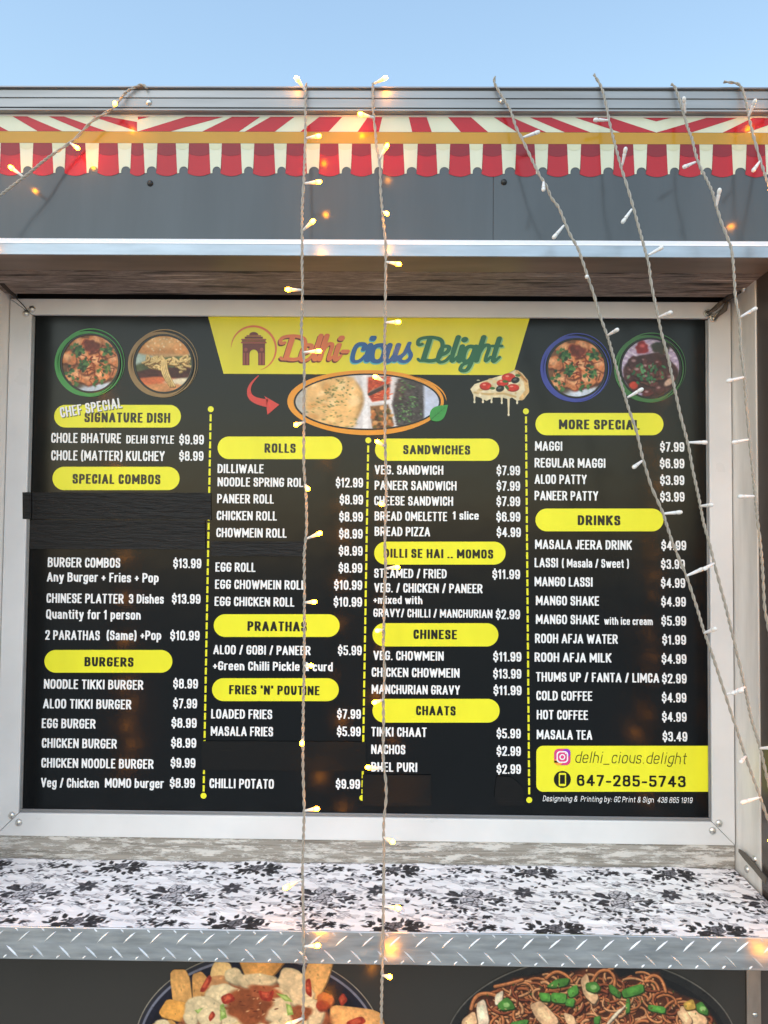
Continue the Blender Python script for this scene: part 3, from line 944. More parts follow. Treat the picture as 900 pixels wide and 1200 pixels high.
for pts in ([(324, 1164), (336, 1166), (343, 1174), (334, 1173)], [(335, 1176), (341, 1178), (344, 1189), (337, 1190)], [(258, 1178), (262, 1176), (266, 1192), (258, 1196)], [(228, 1184), (238, 1181), (232, 1188)]):
    fr.poly(pts, (142, 178, 92), soft=1.2, texture=.3, seed=61)
    p = np.array(pts, float); c = p.mean(0)
    fr.poly(c + (p - c) * .5, (190, 214, 140), soft=1.5)
for k in range(220):
    u, v = rnd.uniform(176, 448), rnd.uniform(1122, 1280)
    i_, j_ = int((v - fr.y0) * fr.s), int((u - fr.x0) * fr.s)
    c_ = fr.C[i_, j_]
    if c_.sum() > 240:
        fr.ell(u, v, rnd.uniform(.5, 1.7), rnd.uniform(.4, 1.0), np.clip(c_ * rnd.choice([.72, .82, 1.1, 1.16]), 0, 250), ang=rnd.uniform(0, 3), soft=1.2)
fr.C *= np.array([1.0, .955, .87])
fr.grain(5, .09, 14)
tp(canvas_sheet('fries_picture', fr, YW - .0012, pm_wall, truck))

nd = Canvas(500, 1108, 890, 1290, 1.5)
nd.ell(693, 1228, 172, 107, (104, 98, 90)); nd.ell(693, 1228.6, 170.6, 105.6, (38, 36, 34)); nd.ell(693, 1231, 163, 99, (27, 25, 24)); nd.ell(693, 1234, 154, 92, (20, 18, 17))
nd.ell(688, 1127, 24, 7, (150, 158, 152), soft=3, texture=.2, tscale=8)
top = [(520, 1230), (548, 1192), (556, 1172), (580, 1160), (602, 1146), (628, 1144), (648, 1137), (664, 1140), (690, 1134), (716, 1134), (726, 1146), (752, 1141), (772, 1139), (780, 1156), (798, 1166), (822, 1174), (838, 1196), (856, 1235), (800, 1286), (590, 1286)]
nd.poly(top, (84, 44, 27), soft=4, texture=.35, tscale=6)
tp_ = np.array(top)
def inside(u, v):
    c = False
    for (ax, ay), (bx, by) in zip(tp_, np.roll(tp_, -1, 0)):
        if (ay > v) != (by > v) and u < (bx - ax) * (v - ay) / (by - ay + 1e-9) + ax:
            c = not c
    return c
def noodle(pts, w, base):
    p = np.array(pts, float)
    b3 = np.array(base, float) * .88
    nd.line(p + (.4, .8), w * 1.32, b3 * .36, soft=.9)
    nd.line(p, w, b3, soft=.7)
    nd.line(p + (-.25, -.5), w * .36, np.minimum(b3 * 1.22 + 12, 250), soft=.8)
cnt = 0
while cnt < 620:
    u, v = rnd.uniform(525, 850), rnd.uniform(1132, 1280)
    if not inside(u, v - 4):
        continue
    cnt += 1
    a = rnd.uniform(0, 6.28); rr = rnd.uniform(6, 19); sp = rnd.uniform(1.2, 3.6); e = rnd.uniform(.45, 1.0); rot = rnd.uniform(-.6, .6)
    th = np.linspace(a, a + sp, 14)
    x, y = rr * np.cos(th), rr * e * np.sin(th)
    pts = np.stack([u + x * math.cos(rot) - y * math.sin(rot), v + x * math.sin(rot) + y * math.cos(rot)], 1)
    if not all(inside(*q_) for q_ in pts[::6]):
        if rnd.random() > .12:
            continue
    noodle(pts, rnd.uniform(1.9, 3.1), rnd.choice([(188, 110, 64), (202, 128, 80), (170, 92, 54), (150, 78, 46), (212, 146, 98), (136, 66, 40)]))
for pts, w in (([(552, 1182), (556, 1166), (574, 1163), (584, 1168)], 4.0), ([(580, 1156), (600, 1152), (612, 1148)], 3.6), ([(640, 1146), (650, 1137), (664, 1142), (670, 1150)], 3.4), ([(694, 1150), (700, 1138), (714, 1136), (722, 1148), (718, 1160)], 3.4), ([(752, 1156), (762, 1141), (776, 1146), (780, 1162)], 3.4), ([(756, 1150), (768, 1148), (772, 1160)], 3.0)):
    noodle(smooth_path([(p[0], p[1], 1) if 0 < k < len(pts) - 1 else p for k, p in enumerate(pts)]), w, (204, 122, 72))
def veg(pts, col, seed):
    p = np.array(pts, float)
    for _ in range(2):
        a, b_ = p, np.roll(p, -1, 0)
        p = np.stack([a * .84 + b_ * .16, a * .16 + b_ * .84], 1).reshape(-1, 2)
    c = p.mean(0)
    nd.poly(c + (p - c) * 1.08 + (.6, 1.2), np.array(col) * .4, soft=1.4)
    nd.poly(p, np.array(col), soft=.9, texture=.16, seed=seed, tscale=5)
    nd.poly(c + (p - c) * .55 + (-.6, -.9), np.minimum(np.array(col) * 1.16, 250), soft=2.5, texture=.12, seed=seed + 3, tscale=3)
cab = (226, 176, 132)
for k, pts in enumerate(([(558, 1176), (568, 1170), (574, 1200), (560, 1206)], [(540, 1196), (556, 1184), (560, 1200), (545, 1212)], [(620, 1178), (634, 1172), (656, 1196), (646, 1208), (630, 1196)], [(580, 1166), (590, 1160), (588, 1176), (580, 1178)], [(680, 1148), (688, 1140), (692, 1156), (702, 1168), (696, 1178), (684, 1166)], [(660, 1186), (672, 1190), (676, 1202), (664, 1200)], [(722, 1186), (738, 1174), (714, 1200), (706, 1206)], [(796, 1178), (812, 1182), (830, 1194), (824, 1210), (800, 1204)], [(792, 1186), (802, 1182), (812, 1196), (806, 1206)], [(612, 1226), (640, 1222), (648, 1240), (618, 1246)], [(742, 1230), (768, 1226), (772, 1246), (744, 1248)])):
    veg(pts, cab if k % 3 else (234, 204, 172), 300 + k)
grn = (84, 142, 58)
for k, pts in enumerate(([(631, 1163), (645, 1164), (645, 1174), (634, 1173)], [(646, 1163), (664, 1164), (663, 1176), (646, 1174)], [(664, 1160), (676, 1153), (678, 1164), (668, 1170)], [(664, 1170), (674, 1170), (672, 1180), (662, 1178)], [(728, 1160), (753, 1152), (755, 1163), (731, 1170)],
                         [(759, 1177), (780, 1180), (779, 1188), (760, 1184)])):
    veg(pts, grn, 320 + k)
for k, pts in enumerate(([(583, 1176), (594, 1168), (600, 1174), (604, 1182), (590, 1184), (584, 1182)], [(640, 1156), (652, 1147), (668, 1146), (664, 1155), (648, 1158)], [(686, 1152), (698, 1150), (704, 1158), (698, 1164), (687, 1160)], [(713, 1154), (718, 1154), (728, 1164), (726, 1170), (715, 1163)], [(734, 1170), (738, 1170), (738, 1186), (733, 1188)], [(814, 1178), (822, 1173), (830, 1184), (829, 1190), (818, 1186)], [(598, 1198), (620, 1194), (616, 1204), (600, 1206)], [(696, 1192), (704, 1190), (702, 1200), (696, 1200)])):
    veg(pts, (74, 124, 52), 340 + k)
    if k in (0, 2, 5):
        p = np.array(pts, float); nd.ell(*(p.mean(0) + (1.0, 0)), 3.6, 2.8, (150, 188, 110), soft=1.2)
veg([(800, 1176), (812, 1170), (816, 1182), (804, 1184)], (196, 152, 70), 360)
for k in range(260):
    u, v = rnd.uniform(540, 845), rnd.uniform(1136, 1270)
    if inside(u, v):
        nd.ell(u, v, rnd.uniform(.5, 1.5), rnd.uniform(.4, .8), rnd.choice([(60, 26, 16), (236, 180, 130), (110, 50, 26), (70, 100, 44)]), ang=rnd.uniform(0, 3), soft=1.0)
nd.grain(6, .16, 12)
tp(canvas_sheet('noodles_picture', nd, YW - .0012, pm_wall, truck))

# ---------------------------------------------------------------- floral cloth on the shelf
TW, TD = .348, .275                                       # repeat of the pattern in metres
S_ = 1200                                                # canvas works in millimetre-like units: 1 unit = 1 mm
cl = Canvas(-60, -60, 348 + 60, 275 + 60, 2.0, (244, 245, 247))
rc = random.Random(5)
def everywhere(fn, u, v, *a):
    for du in (-348, 0, 348):
        for dv in (-275, 0, 275):
            if -130 < u + du < 478 and -110 < v + dv < 385:
                st = rc.getstate(); fn(u + du, v + dv, *a); rc.setstate(st)
def leaf(u, v, L, w, ang, col):
    c, s = math.cos(ang), math.sin(ang)
    t = np.linspace(0, 1, 9)
    h = w / 2 * np.sin(math.pi * t ** .8)
    P = np.concatenate([np.stack([t * L, h], 1), np.stack([t[::-1] * L, -h[::-1]], 1)])
    P = np.stack([u + P[:, 0] * c - P[:, 1] * s, v + P[:, 0] * s + P[:, 1] * c], 1)
    cl.poly(P, col, soft=1.0)
    cl.line([(u, v), (u + L * c * .85, v + L * s * .85)], .7, np.minimum(np.array(col) + 70, 255), soft=.8)
def rose(u, v, r, dark):
    base = (26, 26, 30) if dark else (48, 48, 54)
    fill = (120, 120, 126) if dark else (198, 199, 204)
    rr = random.Random(int(r * 31) + dark)
    n0 = rr.uniform(0, 6)
    for ring, (cnt, off, size) in enumerate(((6, .62, .48), (5, .40, .42), (3, .18, .34))):
        for k in range(cnt):
            a = n0 + ring * .5 + k * 6.283 / cnt + rr.uniform(-.2, .2)
            x, y = u + off * r * math.cos(a), v + off * r * .82 * math.sin(a)
            s_ = size * r * rr.uniform(.85, 1.15)
            cl.ell(x, y, s_, s_ * .72, base, ang=a + 1.57, soft=1.2, wob=.14, seed=k + ring)
            cl.ell(x + .16 * s_ * math.cos(a), y + .16 * s_ * math.sin(a), s_ * .8, s_ * .5, fill, ang=a + 1.57, soft=2.0, wob=.16, seed=k + ring)
            cl.ell(x - .30 * s_ * math.cos(a), y - .30 * s_ * math.sin(a), s_ * .5, s_ * .22, (base[0] + 40,) * 3, ang=a + 1.57, soft=2.0)
    cl.ell(u, v, r * .17, r * .12, base, soft=1.5)
def sprig(u, v, n, spread, size, dark, seed):
    rr = random.Random(seed)
    for k in range(n):
        a = rr.uniform(0, 6.28); d = rr.uniform(.2, 1) * spread
        x, y = u + d * math.cos(a) * 1.5, v + d * math.sin(a)
        c = rr.choice([(16, 16, 19), (24, 24, 28), (42, 42, 47)]) if dark else rr.choice([(42, 42, 47), (68, 68, 74), (28, 28, 33)])
        leaf(x, y, size * rr.uniform(.7, 1.25), size * rr.uniform(.38, .6), a + rr.uniform(-.7, .7), c)
def clusterA(u, v):
    sprig(u - 14, v, 18, 26, 26, False, 1); sprig(u + 32, v + 8, 16, 24, 20, False, 2); sprig(u + 56, v + 2, 8, 12, 16, True, 21)
    for dx, dy, L, an in ((-38, 6, 30, 2.9), (-30, -6, 26, 3.5), (-22, 14, 26, 2.4), (-44, 20, 22, 2.6)):
        leaf(u + dx + 12, v + dy, L, L * .55, an, (44, 44, 50))
    rose(u + 2, v - 24, 24, False); rose(u - 2, v + 18, 26, False); rose(u + 42, v - 8, 13, False)
    for dx, dy in ((14, 50), (-30, 52), (42, 42)):
        cl.line(smooth_path([(u, v + 26), (u + dx * .7, v + 34, 1), (u + dx, v + dy)]), 1.3, (92, 92, 98)); sprig(u + dx, v + dy + 4, 6, 8, 13, True, int(dx + 60))
    cl.line(smooth_path([(u + 40, v - 10), (u + 80, v - 14, 1), (u + 110, v - 42)]), 1.2, (120, 120, 126))
    cl.line(smooth_path([(u - 48, v + 4), (u - 78, v - 18, 1), (u - 112, v - 34)]), 1.2, (120, 120, 126))
def clusterB(u, v):
    sprig(u, v, 40, 30, 21, True, 11); rose(u - 6, v - 6, 17, True); sprig(u + 48, v + 2, 12, 14, 17, True, 12); sprig(u - 48, v + 4, 10, 13, 16, True, 13)
def clusterE(u, v):
    sprig(u, v, 14, 13, 16, True, 15); sprig(u + 34, v + 4, 9, 11, 14, True, 16); sprig(u - 32, v + 2, 8, 10, 14, False, 17)
def clusterC(u, v):
    for k in range(7):
        a = k * .9
        leaf(u + 3 * math.cos(a), v + 3 * math.sin(a), 26, 15, a, (44, 44, 50) if k % 2 else (66, 66, 72))
def clusterD(u, v):
    rose(u, v, 13, False); rose(u + 24, v + 4, 12, False); sprig(u + 8, v + 6, 14, 18, 16, False, 14)
def feather(u, v, ang, L):
    for k in range(3):
        a = ang + (k - 1) * .16
        cl.line(smooth_path([(u, v + k * 3.2), (u + L * .55 * math.cos(a), v + L * .5 * math.sin(a) + k * 3, 1), (u + L * math.cos(a + .3), v + L * math.sin(a + .3) + k * 2)]), [.5] * 3 + [1.5] * 4 + [.6] * 3 if False else 1.0, (112, 112, 120), soft=1.2)
for k in range(170):
    everywhere(feather, rc.uniform(0, 348), rc.uniform(0, 275), rc.choice([0, 3.14]) + rc.uniform(-.35, .35), rc.uniform(16, 34))
everywhere(clusterA, 174, 128); everywhere(clusterB, 2, 265); everywhere(clusterE, 182, 258)
everywhere(clusterC, 302, 98); everywhere(clusterD, 30, 100)
for k, (u, v) in enumerate(((100, 30), (232, 30), (330, 175), (262, 180), (90, 172), (110, 225), (290, 232), (255, 60), (60, 44), (140, 12), (200, 205), (60, 200), (345, 60), (318, 30), (128, 186), (232, 150), (20, 160), (160, 215), (280, 20), (180, 45), (75, 130), (275, 140))):
    everywhere(sprig, u, v, 7, 11, 14, k % 2 == 0, 70 + k)
pm_cloth = print_mat('printed_cotton', .8)
bump(pm_cloth, noise(pm_cloth, tex_coord(pm_cloth), 900.0, 2.0), .12, .0008)
ny, nx = 210, 1500
yv = np.linspace(-.350, -.0105, ny)
tx = np.linspace(0, 1, nx)
xl = np.where(yv > -.252, XL + .004, X0 + .25); xr = np.where(yv > -.252, XR - .006, X1 - .25)
x_al = on_y(203, 1047, -.2)[0]
PX = np.linspace(X0 + .25, X1 - .25, nx)
GX, GY = np.meshgrid(PX, yv)
crease = fbm(GX * 1000 + 400 * GY, GY * 2400 + 120 * GX, 91, 70, 4)
GZ = zS + .0022 + .0075 * np.maximum(crease - .44, 0) * np.clip((GY + .350) / .03, 0, 1) + .0022 * fbm(GX * 1000, GY * 1400, 93, 26, 3)
yA = on_y(203, 1049, 0)  # noqa - only the direction matters
ta = (zS - CAMPOS[2]) / ray(205, 1049)[2]
cA = CAMPOS + ray(205, 1049) * ta
uu = ((GX - cA[0]) * 1000 + 174) % 348; vv = (-(GY - cA[1]) * 1000 + 128) % 275
cc = cl.sample(uu, vv)
idx = np.arange(ny * nx).reshape(ny, nx)
qq = np.stack([idx[:-1, :-1], idx[:-1, 1:], idx[1:, 1:], idx[1:, :-1]], -1)
midx, midy = (GX[:-1, :-1] + GX[1:, 1:]) / 2, (GY[:-1, :-1] + GY[1:, 1:]) / 2
wave = .004 * np.sin(midx * 17) + .003 * np.sin(midx * 41)
keep = ((midy < -.2525) | ((midx > XL + .012) & (midx < XR - .006))) & (midy < -.014 + wave * .5)
# the front edge droops over the shelf and is cut a little unevenly
front = np.clip((-.3435 - GY) / .0065, 0, 1)
GZ = GZ - front * (.0035 + .002 * np.sin(GX * 37))
qq = qq[keep]
P = np.stack([GX, GY, GZ], -1).reshape(-1, 3)
used = np.unique(qq); remap = -np.ones(ny * nx, int); remap[used] = np.arange(len(used))
cloth = sheet_obj('tablecloth', P[used], cc.reshape(-1, 3)[used], remap[qq], pm_cloth, None)
cloth.data.polygons.foreach_set('use_smooth', [True] * len(cloth.data.polygons))
tag(cloth, 'white cotton cloth printed with black roses lying on the serving shelf', 'tablecloth')
# ---------------------------------------------------------------- the framed menu board
board = thing('menu_board', 'large black menu board with yellow headings in a white metal frame', 'menu board', (0, 0, 0))
BX0, BX1 = -.9, .9
BZ0, BZ1 = ZB - .657, ZB + .657
mt = M['board'] = new_mat('printed_black_panel', tuple(lin((13, 16, 18))), .17, 0, .32)
vary_rough(mt, .155, .20, 4.0)
bump(mt, noise(mt, tex_coord(mt), 7.0, 2.0), .04, .02)
for nm, rgb in (('lime', (232, 230, 50)), ('letter_white', (238, 240, 242)), ('letter_dark', (32, 33, 24)), ('banner', (222, 214, 48)), ('terracotta', (212, 116, 66)), ('maroon', (96, 40, 28)), ('blue', (30, 88, 150)), ('cyan', (86, 178, 186)),
                ('green', (26, 98, 62)), ('mint', (140, 190, 130)), ('brick', (150, 74, 58)), ('brick_deep', (104, 44, 38)), ('orange', (226, 150, 44)), ('arrow_red', (206, 62, 58)), ('line_black', (24, 22, 20)), ('ring_green', (64, 150, 72)),
                ('ring_brown', (150, 120, 78)), ('ring_blue', (62, 72, 160)), ('ring_forest', (62, 116, 62)), ('leaf_green', (50, 146, 66)), ('leaf_vein', (30, 108, 50)), ('pink', (214, 70, 130)), ('violet', (150, 60, 190)), ('amber', (240, 160, 70)), ('phone_black', (22, 24, 14)), ('slogan_grey', (112, 116, 62))):
    inkm(nm, rgb, .21)

obj('sign_panel', [(BX0 - .03, 0, BZ0 - .03), (BX1 + .03, 0, BZ0 - .03), (BX1 + .03, 0, BZ1 + .03), (BX0 - .03, 0, BZ1 + .03), (BX0 - .03, .01, BZ0 - .03), (BX1 + .03, .01, BZ0 - .03), (BX1 + .03, .01, BZ1 + .03), (BX0 - .03, .01, BZ1 + .03)],
    [(0, 1, 2, 3), (7, 6, 5, 4), (0, 4, 5, 1), (1, 5, 6, 2), (2, 6, 7, 3), (3, 7, 4, 0)], M['board'], board)
# mitred frame rails
ix0, ix1, iz0, iz1 = BX0 + .001, BX1 - .001, BZ0 + .001, BZ1 - .001
ox0, ox1 = XL + .0012, XR - .0012
oz0, oz1 = Zc(985.5, -.012), Zc(352.0, -.012)
def rail(a, b_, c, d, name='frame_rail'):
    """a-b outer edge, c-d inner edge (x, z); a shallow box with a stepped inner lip"""
    v = []
    lip = []
    for (x, z), y in zip((a, b_, d, c), (-.012,) * 4):
        v.append((x, y, z))
    for (x, z) in (a, b_, d, c):
        v.append((x, -.001, z))
    f = [(0, 1, 2, 3), (4, 7, 6, 5), (0, 4, 5, 1), (1, 5, 6, 2), (2, 6, 7, 3), (3, 7, 4, 0)]
    o = obj(name, v, f, M['white'], board)
    md = o.modifiers.new('edge', 'BEVEL'); md.width = .0016; md.segments = 2
    return o
e = .0007
rail((ox0 + e, oz1), (ox1 - e, oz1), (ix0 + e, iz1), (ix1 - e, iz1))
rail((ox0 + e, oz0), (ox1 - e, oz0), (ix0 + e, iz0), (ix1 - e, iz0))
rail((ox0, oz0 + e), (ox0, oz1 - e), (ix0, iz0 + e), (ix0, iz1 - e))
rail((ox1, oz0 + e), (ox1, oz1 - e), (ix1, iz0 + e), (ix1, iz1 - e))
# the thin bare-metal lip between rail and print
for x0, x1, z0, z1 in ((ix0, ix1, iz0, iz0 + .0085), (ix1 - .006, ix1, iz0 + .009, iz1 - .003), (ix0, ix0 + .006, iz0 + .009, iz1 - .003)):
    MB().box(x0, x1, -.0062, -.0008, z0, z1, .0012).build('frame_lip', M['alu'], board)
for px, py, dk in ((33.5, 363, 1), (37.6, 362.3, 1), (30.5, 367.5, 1), (14, 955.5, 0), (22, 963.8, 0), (842.5, 964.7, 0), (835, 973.4, 0)):
    if (px, py) == (33.5, 363):
        continue
    c = on_y(px, py, -.0122)
    MB().dome(c, .0095, .0066).build('corner_screw', M['screw'], board, True)
for px, py in ((829, 367.8), (836, 373)):
    c = on_y(px, py, -.0122)
    mb = MB()
    th = np.linspace(0, 2 * math.pi, 21)
    mb.tube([(c[0] + .0085 * math.cos(t), c[1] - .003, c[2] + .0085 * math.sin(t)) for t in th], .0026, 6)
    mb.dome(c, .0062, .005)
    mb.build('corner_screw', M['screw'], board, True)

L1, L2, L3, L4 = -.0008, -.0014, -.0020, -.0026
# heading banner and logo
flat('heading_banner', [(242.5, 366), (622.5, 367), (601, 439.6), (262, 438)], L1, ink['banner'], board)

# brush-script logo letters: centre lines with a pen that swells
def pen(pts, w0, w1=None, swell=.25):
    s = smooth_path(pts)
    t = np.linspace(0, 1, len(s))
    w1 = w0 if w1 is None else w1
    w = w0 + (w1 - w0) * t
    return np.column_stack([s, w])
SCR = {
 'D': (.80, [pen([(.33, .92), (.28, .45), (.24, .06)], 1.15), pen([(.24, .06), (.55, -.02, 1), (.92, .12, 1), (.90, .92, 1), (.40, 1.06, 1), (-.14, .98, 1), (-.10, .66, 1), (.06, .74)], .95, .75), pen([(.02, .10), (.1, -.02, 1), (.24, .06), (.4, .03)], .6)]),
 'e': (.42, [pen([(.02, .26), (.30, .34, 1), (.38, .64, 1), (.02, .66, 1), (-.06, -.04, 1), (.30, -.04, 1), (.46, .22)], .95, .75)]),
 'l': (.24, [pen([(.16, 1.04), (.10, .5), (.06, .06, 1), (.14, -.04, 1), (.28, .18)], 1.1, .65)]),
 'h': (.52, [pen([(.12, 1.04), (.06, .5), (.02, .03)], 1.12), pen([(.05, .30), (.18, .70, 1), (.46, .70, 1), (.36, .12, 1), (.40, -.05, 1), (.56, .18)], .95, .65)]),
 'i': (.25, [pen([(.12, .64), (.05, .06, 1), (.14, -.05, 1), (.29, .18)], 1.12, .65), pen([(.16, .93), (.165, .94)], 1.35)]),
 'c': (.40, [pen([(.34, .48), (.40, .68, 1), (.0, .70, 1), (-.04, -.05, 1), (.30, -.05, 1), (.44, .2)], 1.05, .7)]),
 'o': (.44, [pen([(.20, .64), (-.06, .62, 1), (-.02, -.04, 1), (.40, -.04, 1), (.42, .66, 1), (.20, .64)], 1.0), pen([(.26, .60), (.34, .46, 1), (.50, .52)], .6)]),
 'u': (.50, [pen([(.08, .64), (.0, -.02, 1), (.22, -.06, 1), (.36, .30)], 1.08, .8), pen([(.40, .64), (.33, .08, 1), (.40, -.05, 1), (.53, .18)], 1.1, .65)]),
 's': (.40, [pen([(.02, .14), (.16, .3), (.26, .72), (.22, .5, 1), (.46, .2, 1), (.30, -.07, 1), (.0, -.02, 1), (.04, .14)], .8)]),
 'g': (.46, [pen([(.36, .60), (.0, .72, 1), (-.06, -.02, 1), (.30, .0, 1), (.36, .60)], .95), pen([(.38, .64), (.34, .1), (.28, -.42, 1), (-.08, -.42, 1), (-.04, -.14, 1), (.30, -.05, 1), (.50, .2)], 1.0, .65)]),
 't': (.34, [pen([(.20, .98), (.10, .06, 1), (.18, -.05, 1), (.36, .18)], 1.12, .65), pen([(-.02, .66), (.36, .66)], .7)]),
 '-': (.26, [pen([(.04, .36), (.22, .36)], 1.0)]),
}
def script(name, text, x0, x1, yb, cap, mat, shadow, d, parent):
    """x0..x1 on the design, yb the baseline, cap the capital height"""
    x, allp = 0.0, []
    for ch in text:
        w, paths = SCR[ch]
        for p_ in paths:
            p_ = p_.copy(); p_[:, 0] += x; allp.append(p_)
        x += w + .04
    V, F = sweep(allp, .098, .084, 2.2, step=.02)
    V = [(a + .19 * c, c) for a, c in V]
    V = np.array(V); V[:, 0] -= V[:, 0].min(); w = V[:, 0].max()
    for nm, mm, du, dv, lay in ((name, mat, 0, 0, L3), (name + '_outline', shadow, d[0], d[1], L2)):
        P = [on_y(x0 + a / w * (x1 - x0) + du, yb - c * cap + dv + (x0 - 450) * 0, lay) for a, c in V]
        obj(nm, P, F, mm, parent)
script('logo_lettering', 'Delhi-', 326.5, 410, 421.6, 27, ink['terracotta'], ink['maroon'], (-1.3, 1.7), board)
script('logo_lettering', 'cious', 410.5, 484, 422.4, 28, ink['blue'], ink['cyan'], (-.8, 1.6), board)
script('logo_lettering', 'Delight', 487.5, 590, 423.2, 27, ink['green'], ink['mint'], (1.4, 1.4), board)

# gate emblem
em = Flats(L2)
def arch(u0, u1, y1, uc, r, spring, k=0, y0=None):
    a = [(uc - r * math.cos(t), spring - r * math.sin(t)) for t in np.linspace(0, math.pi, 15)]
    return a
gx = 297.4
# the body in strips either side of the arch
th = np.linspace(0, math.pi / 2, 9)
for s in (-1, 1):
    o_ = [(gx + s * 13.2, 402.5), (gx + s * 13.2, 428.0), (gx + s * 5.1, 428.0), (gx + s * 5.1, 415.5)] + [(gx + s * 5.1 * math.cos(t), 415.5 - 5.8 * math.sin(t)) for t in th[1:]] + [(gx, 402.5)]
    em.add(o_, ink['brick_deep'], 0)
    em.add([(gx + s * 12.4, 413.5), (gx + s * 12.4, 427.4), (gx + s * 10.2, 427.4), (gx + s * 10.2, 413.5)], ink['brick'], 1)
    em.add([(gx + s * 8.6, 413.5), (gx + s * 8.6, 427.4), (gx + s * 6.2, 427.4), (gx + s * 6.2, 413.5)], ink['brick'], 1)
    em.add([(gx + s * 9.3 + 2.2 * math.cos(t), 409.6 + 2.2 * math.sin(t)) for t in np.linspace(0, 6.28, 13)[:-1]], ink['brick'], 1)
for x_, ya, yb_, nm in ((15.0, 400.6, 402.4, 'brick'), (13.8, 398.8, 400.4, 'brick_deep'), (14.6, 397.0, 398.6, 'brick'), (10.6, 394.6, 396.8, 'brick_deep'), (8.6, 392.8, 394.4, 'brick')):
    em.add([(gx - x_, ya), (gx + x_, ya), (gx + x_, yb_), (gx - x_, yb_)], ink[nm], 0)
em.add([(gx + 5.4 * math.cos(t), 392.6 - 3.6 * math.sin(t)) for t in np.linspace(0, math.pi, 11)], ink['brick_deep'], 0)
em.build('gate_emblem', board)
mb = MB(); ring_mesh(mb, 296.6, 409.2, 25.6, 28.2, L2, a0=-175, a1=70)
mb.build('emblem_ring', ink['terracotta'], board)
# red arrow
ar = [(303.5, 440.5), (293, 446, 1), (293, 462, 1), (302, 468), ]
path = smooth_path([(303.2, 440), (290.5, 452, 1), (293.5, 469, 1), (313, 472.5)])
t = np.gradient(path, axis=0); t /= np.linalg.norm(t, axis=1)[:, None]
nr_ = np.stack([-t[:, 1], t[:, 0]], 1)
w = np.linspace(.5, 4.6, len(path))[:, None]
up, dn = path + nr_ * w, path - nr_ * w
arr = MB()
arr.add([on_y(*p, L2) for p in up] + [on_y(*p, L2) for p in dn], [(k, k + 1, len(up) + k + 1, len(up) + k) for k in range(len(up) - 1)])
arr.add([on_y(*p, L2) for p in ((309.6, 464.0), (327.4, 474.2), (313.4, 486.0), (312.4, 477.5), (312.2, 468.5))], [(0, 1, 2, 3, 4)])
arr.build('arrow', ink['arrow_red'], board)

# section headings
PILLS = [('SIGNATURE DISH', 63.5, 474.5, 212, 501, 99, 199.5, 489, 11.6), ('SPECIAL COMBOS', 61.5, 547, 210.5, 574.3, 85, 188, 561, 11.4), ('BURGERS', 52, 761.7, 202, 788.3, 99, 156.5, 775.3, 11),
         ('ROLLS', 255, 511.6, 401, 538, 310, 346.5, 525, 11), ('PRAATHAS', 250.5, 719.8, 398, 746.4, 290, 359.5, 733.6, 11.4), ("FRIES 'N' POUTINE", 248.5, 794.8, 397, 821.6, 268.5, 374.5, 808.2, 10.8),
         ('SANDWICHES', 439.5, 514, 585, 540, 472.5, 551, 526.8, 10.8), ('DILLI SE HAI .. MOMOS', 438.5, 634.8, 592.5, 661.6, 449.5, 578, 648.2, 10.6), ('CHINESE', 436.5, 730.3, 584, 757.5, 484.5, 535.5, 743.2, 11), ('CHAATS', 436.5, 819, 585.5, 846.8, 487.5, 534, 832.6, 11),
         ('MORE SPECIAL', 627.5, 484, 777.5, 510, 655, 749.5, 497.2, 11.4), ('DRINKS', 627.5, 596, 777.5, 622.6, 677, 727, 609.5, 11.6)]
for tx_, x0, y0, x1, y1, a, b_, yc, cap in PILLS:
    p = flat('heading_pill', pill_pts(x0, y0, x1, y1), L1, ink['lime'], board)
    letters('heading_lettering', tx_, a, b_, yc, cap, ink['letter_dark'], p, L2, rx=.094, ry=.072, gap=.10)
letters('slogan_shadow', 'CHEF SPECIAL', 71.3, 144.3, 484.6, 12, ink['slogan_grey'], board, L2 - .0002, rot=.17, rx=.095, gap=.09)
letters('slogan_lettering', 'CHEF SPECIAL', 70.5, 143.5, 483.5, 12, ink['letter_white'], board, L3, rot=.17, rx=.08, gap=.10)

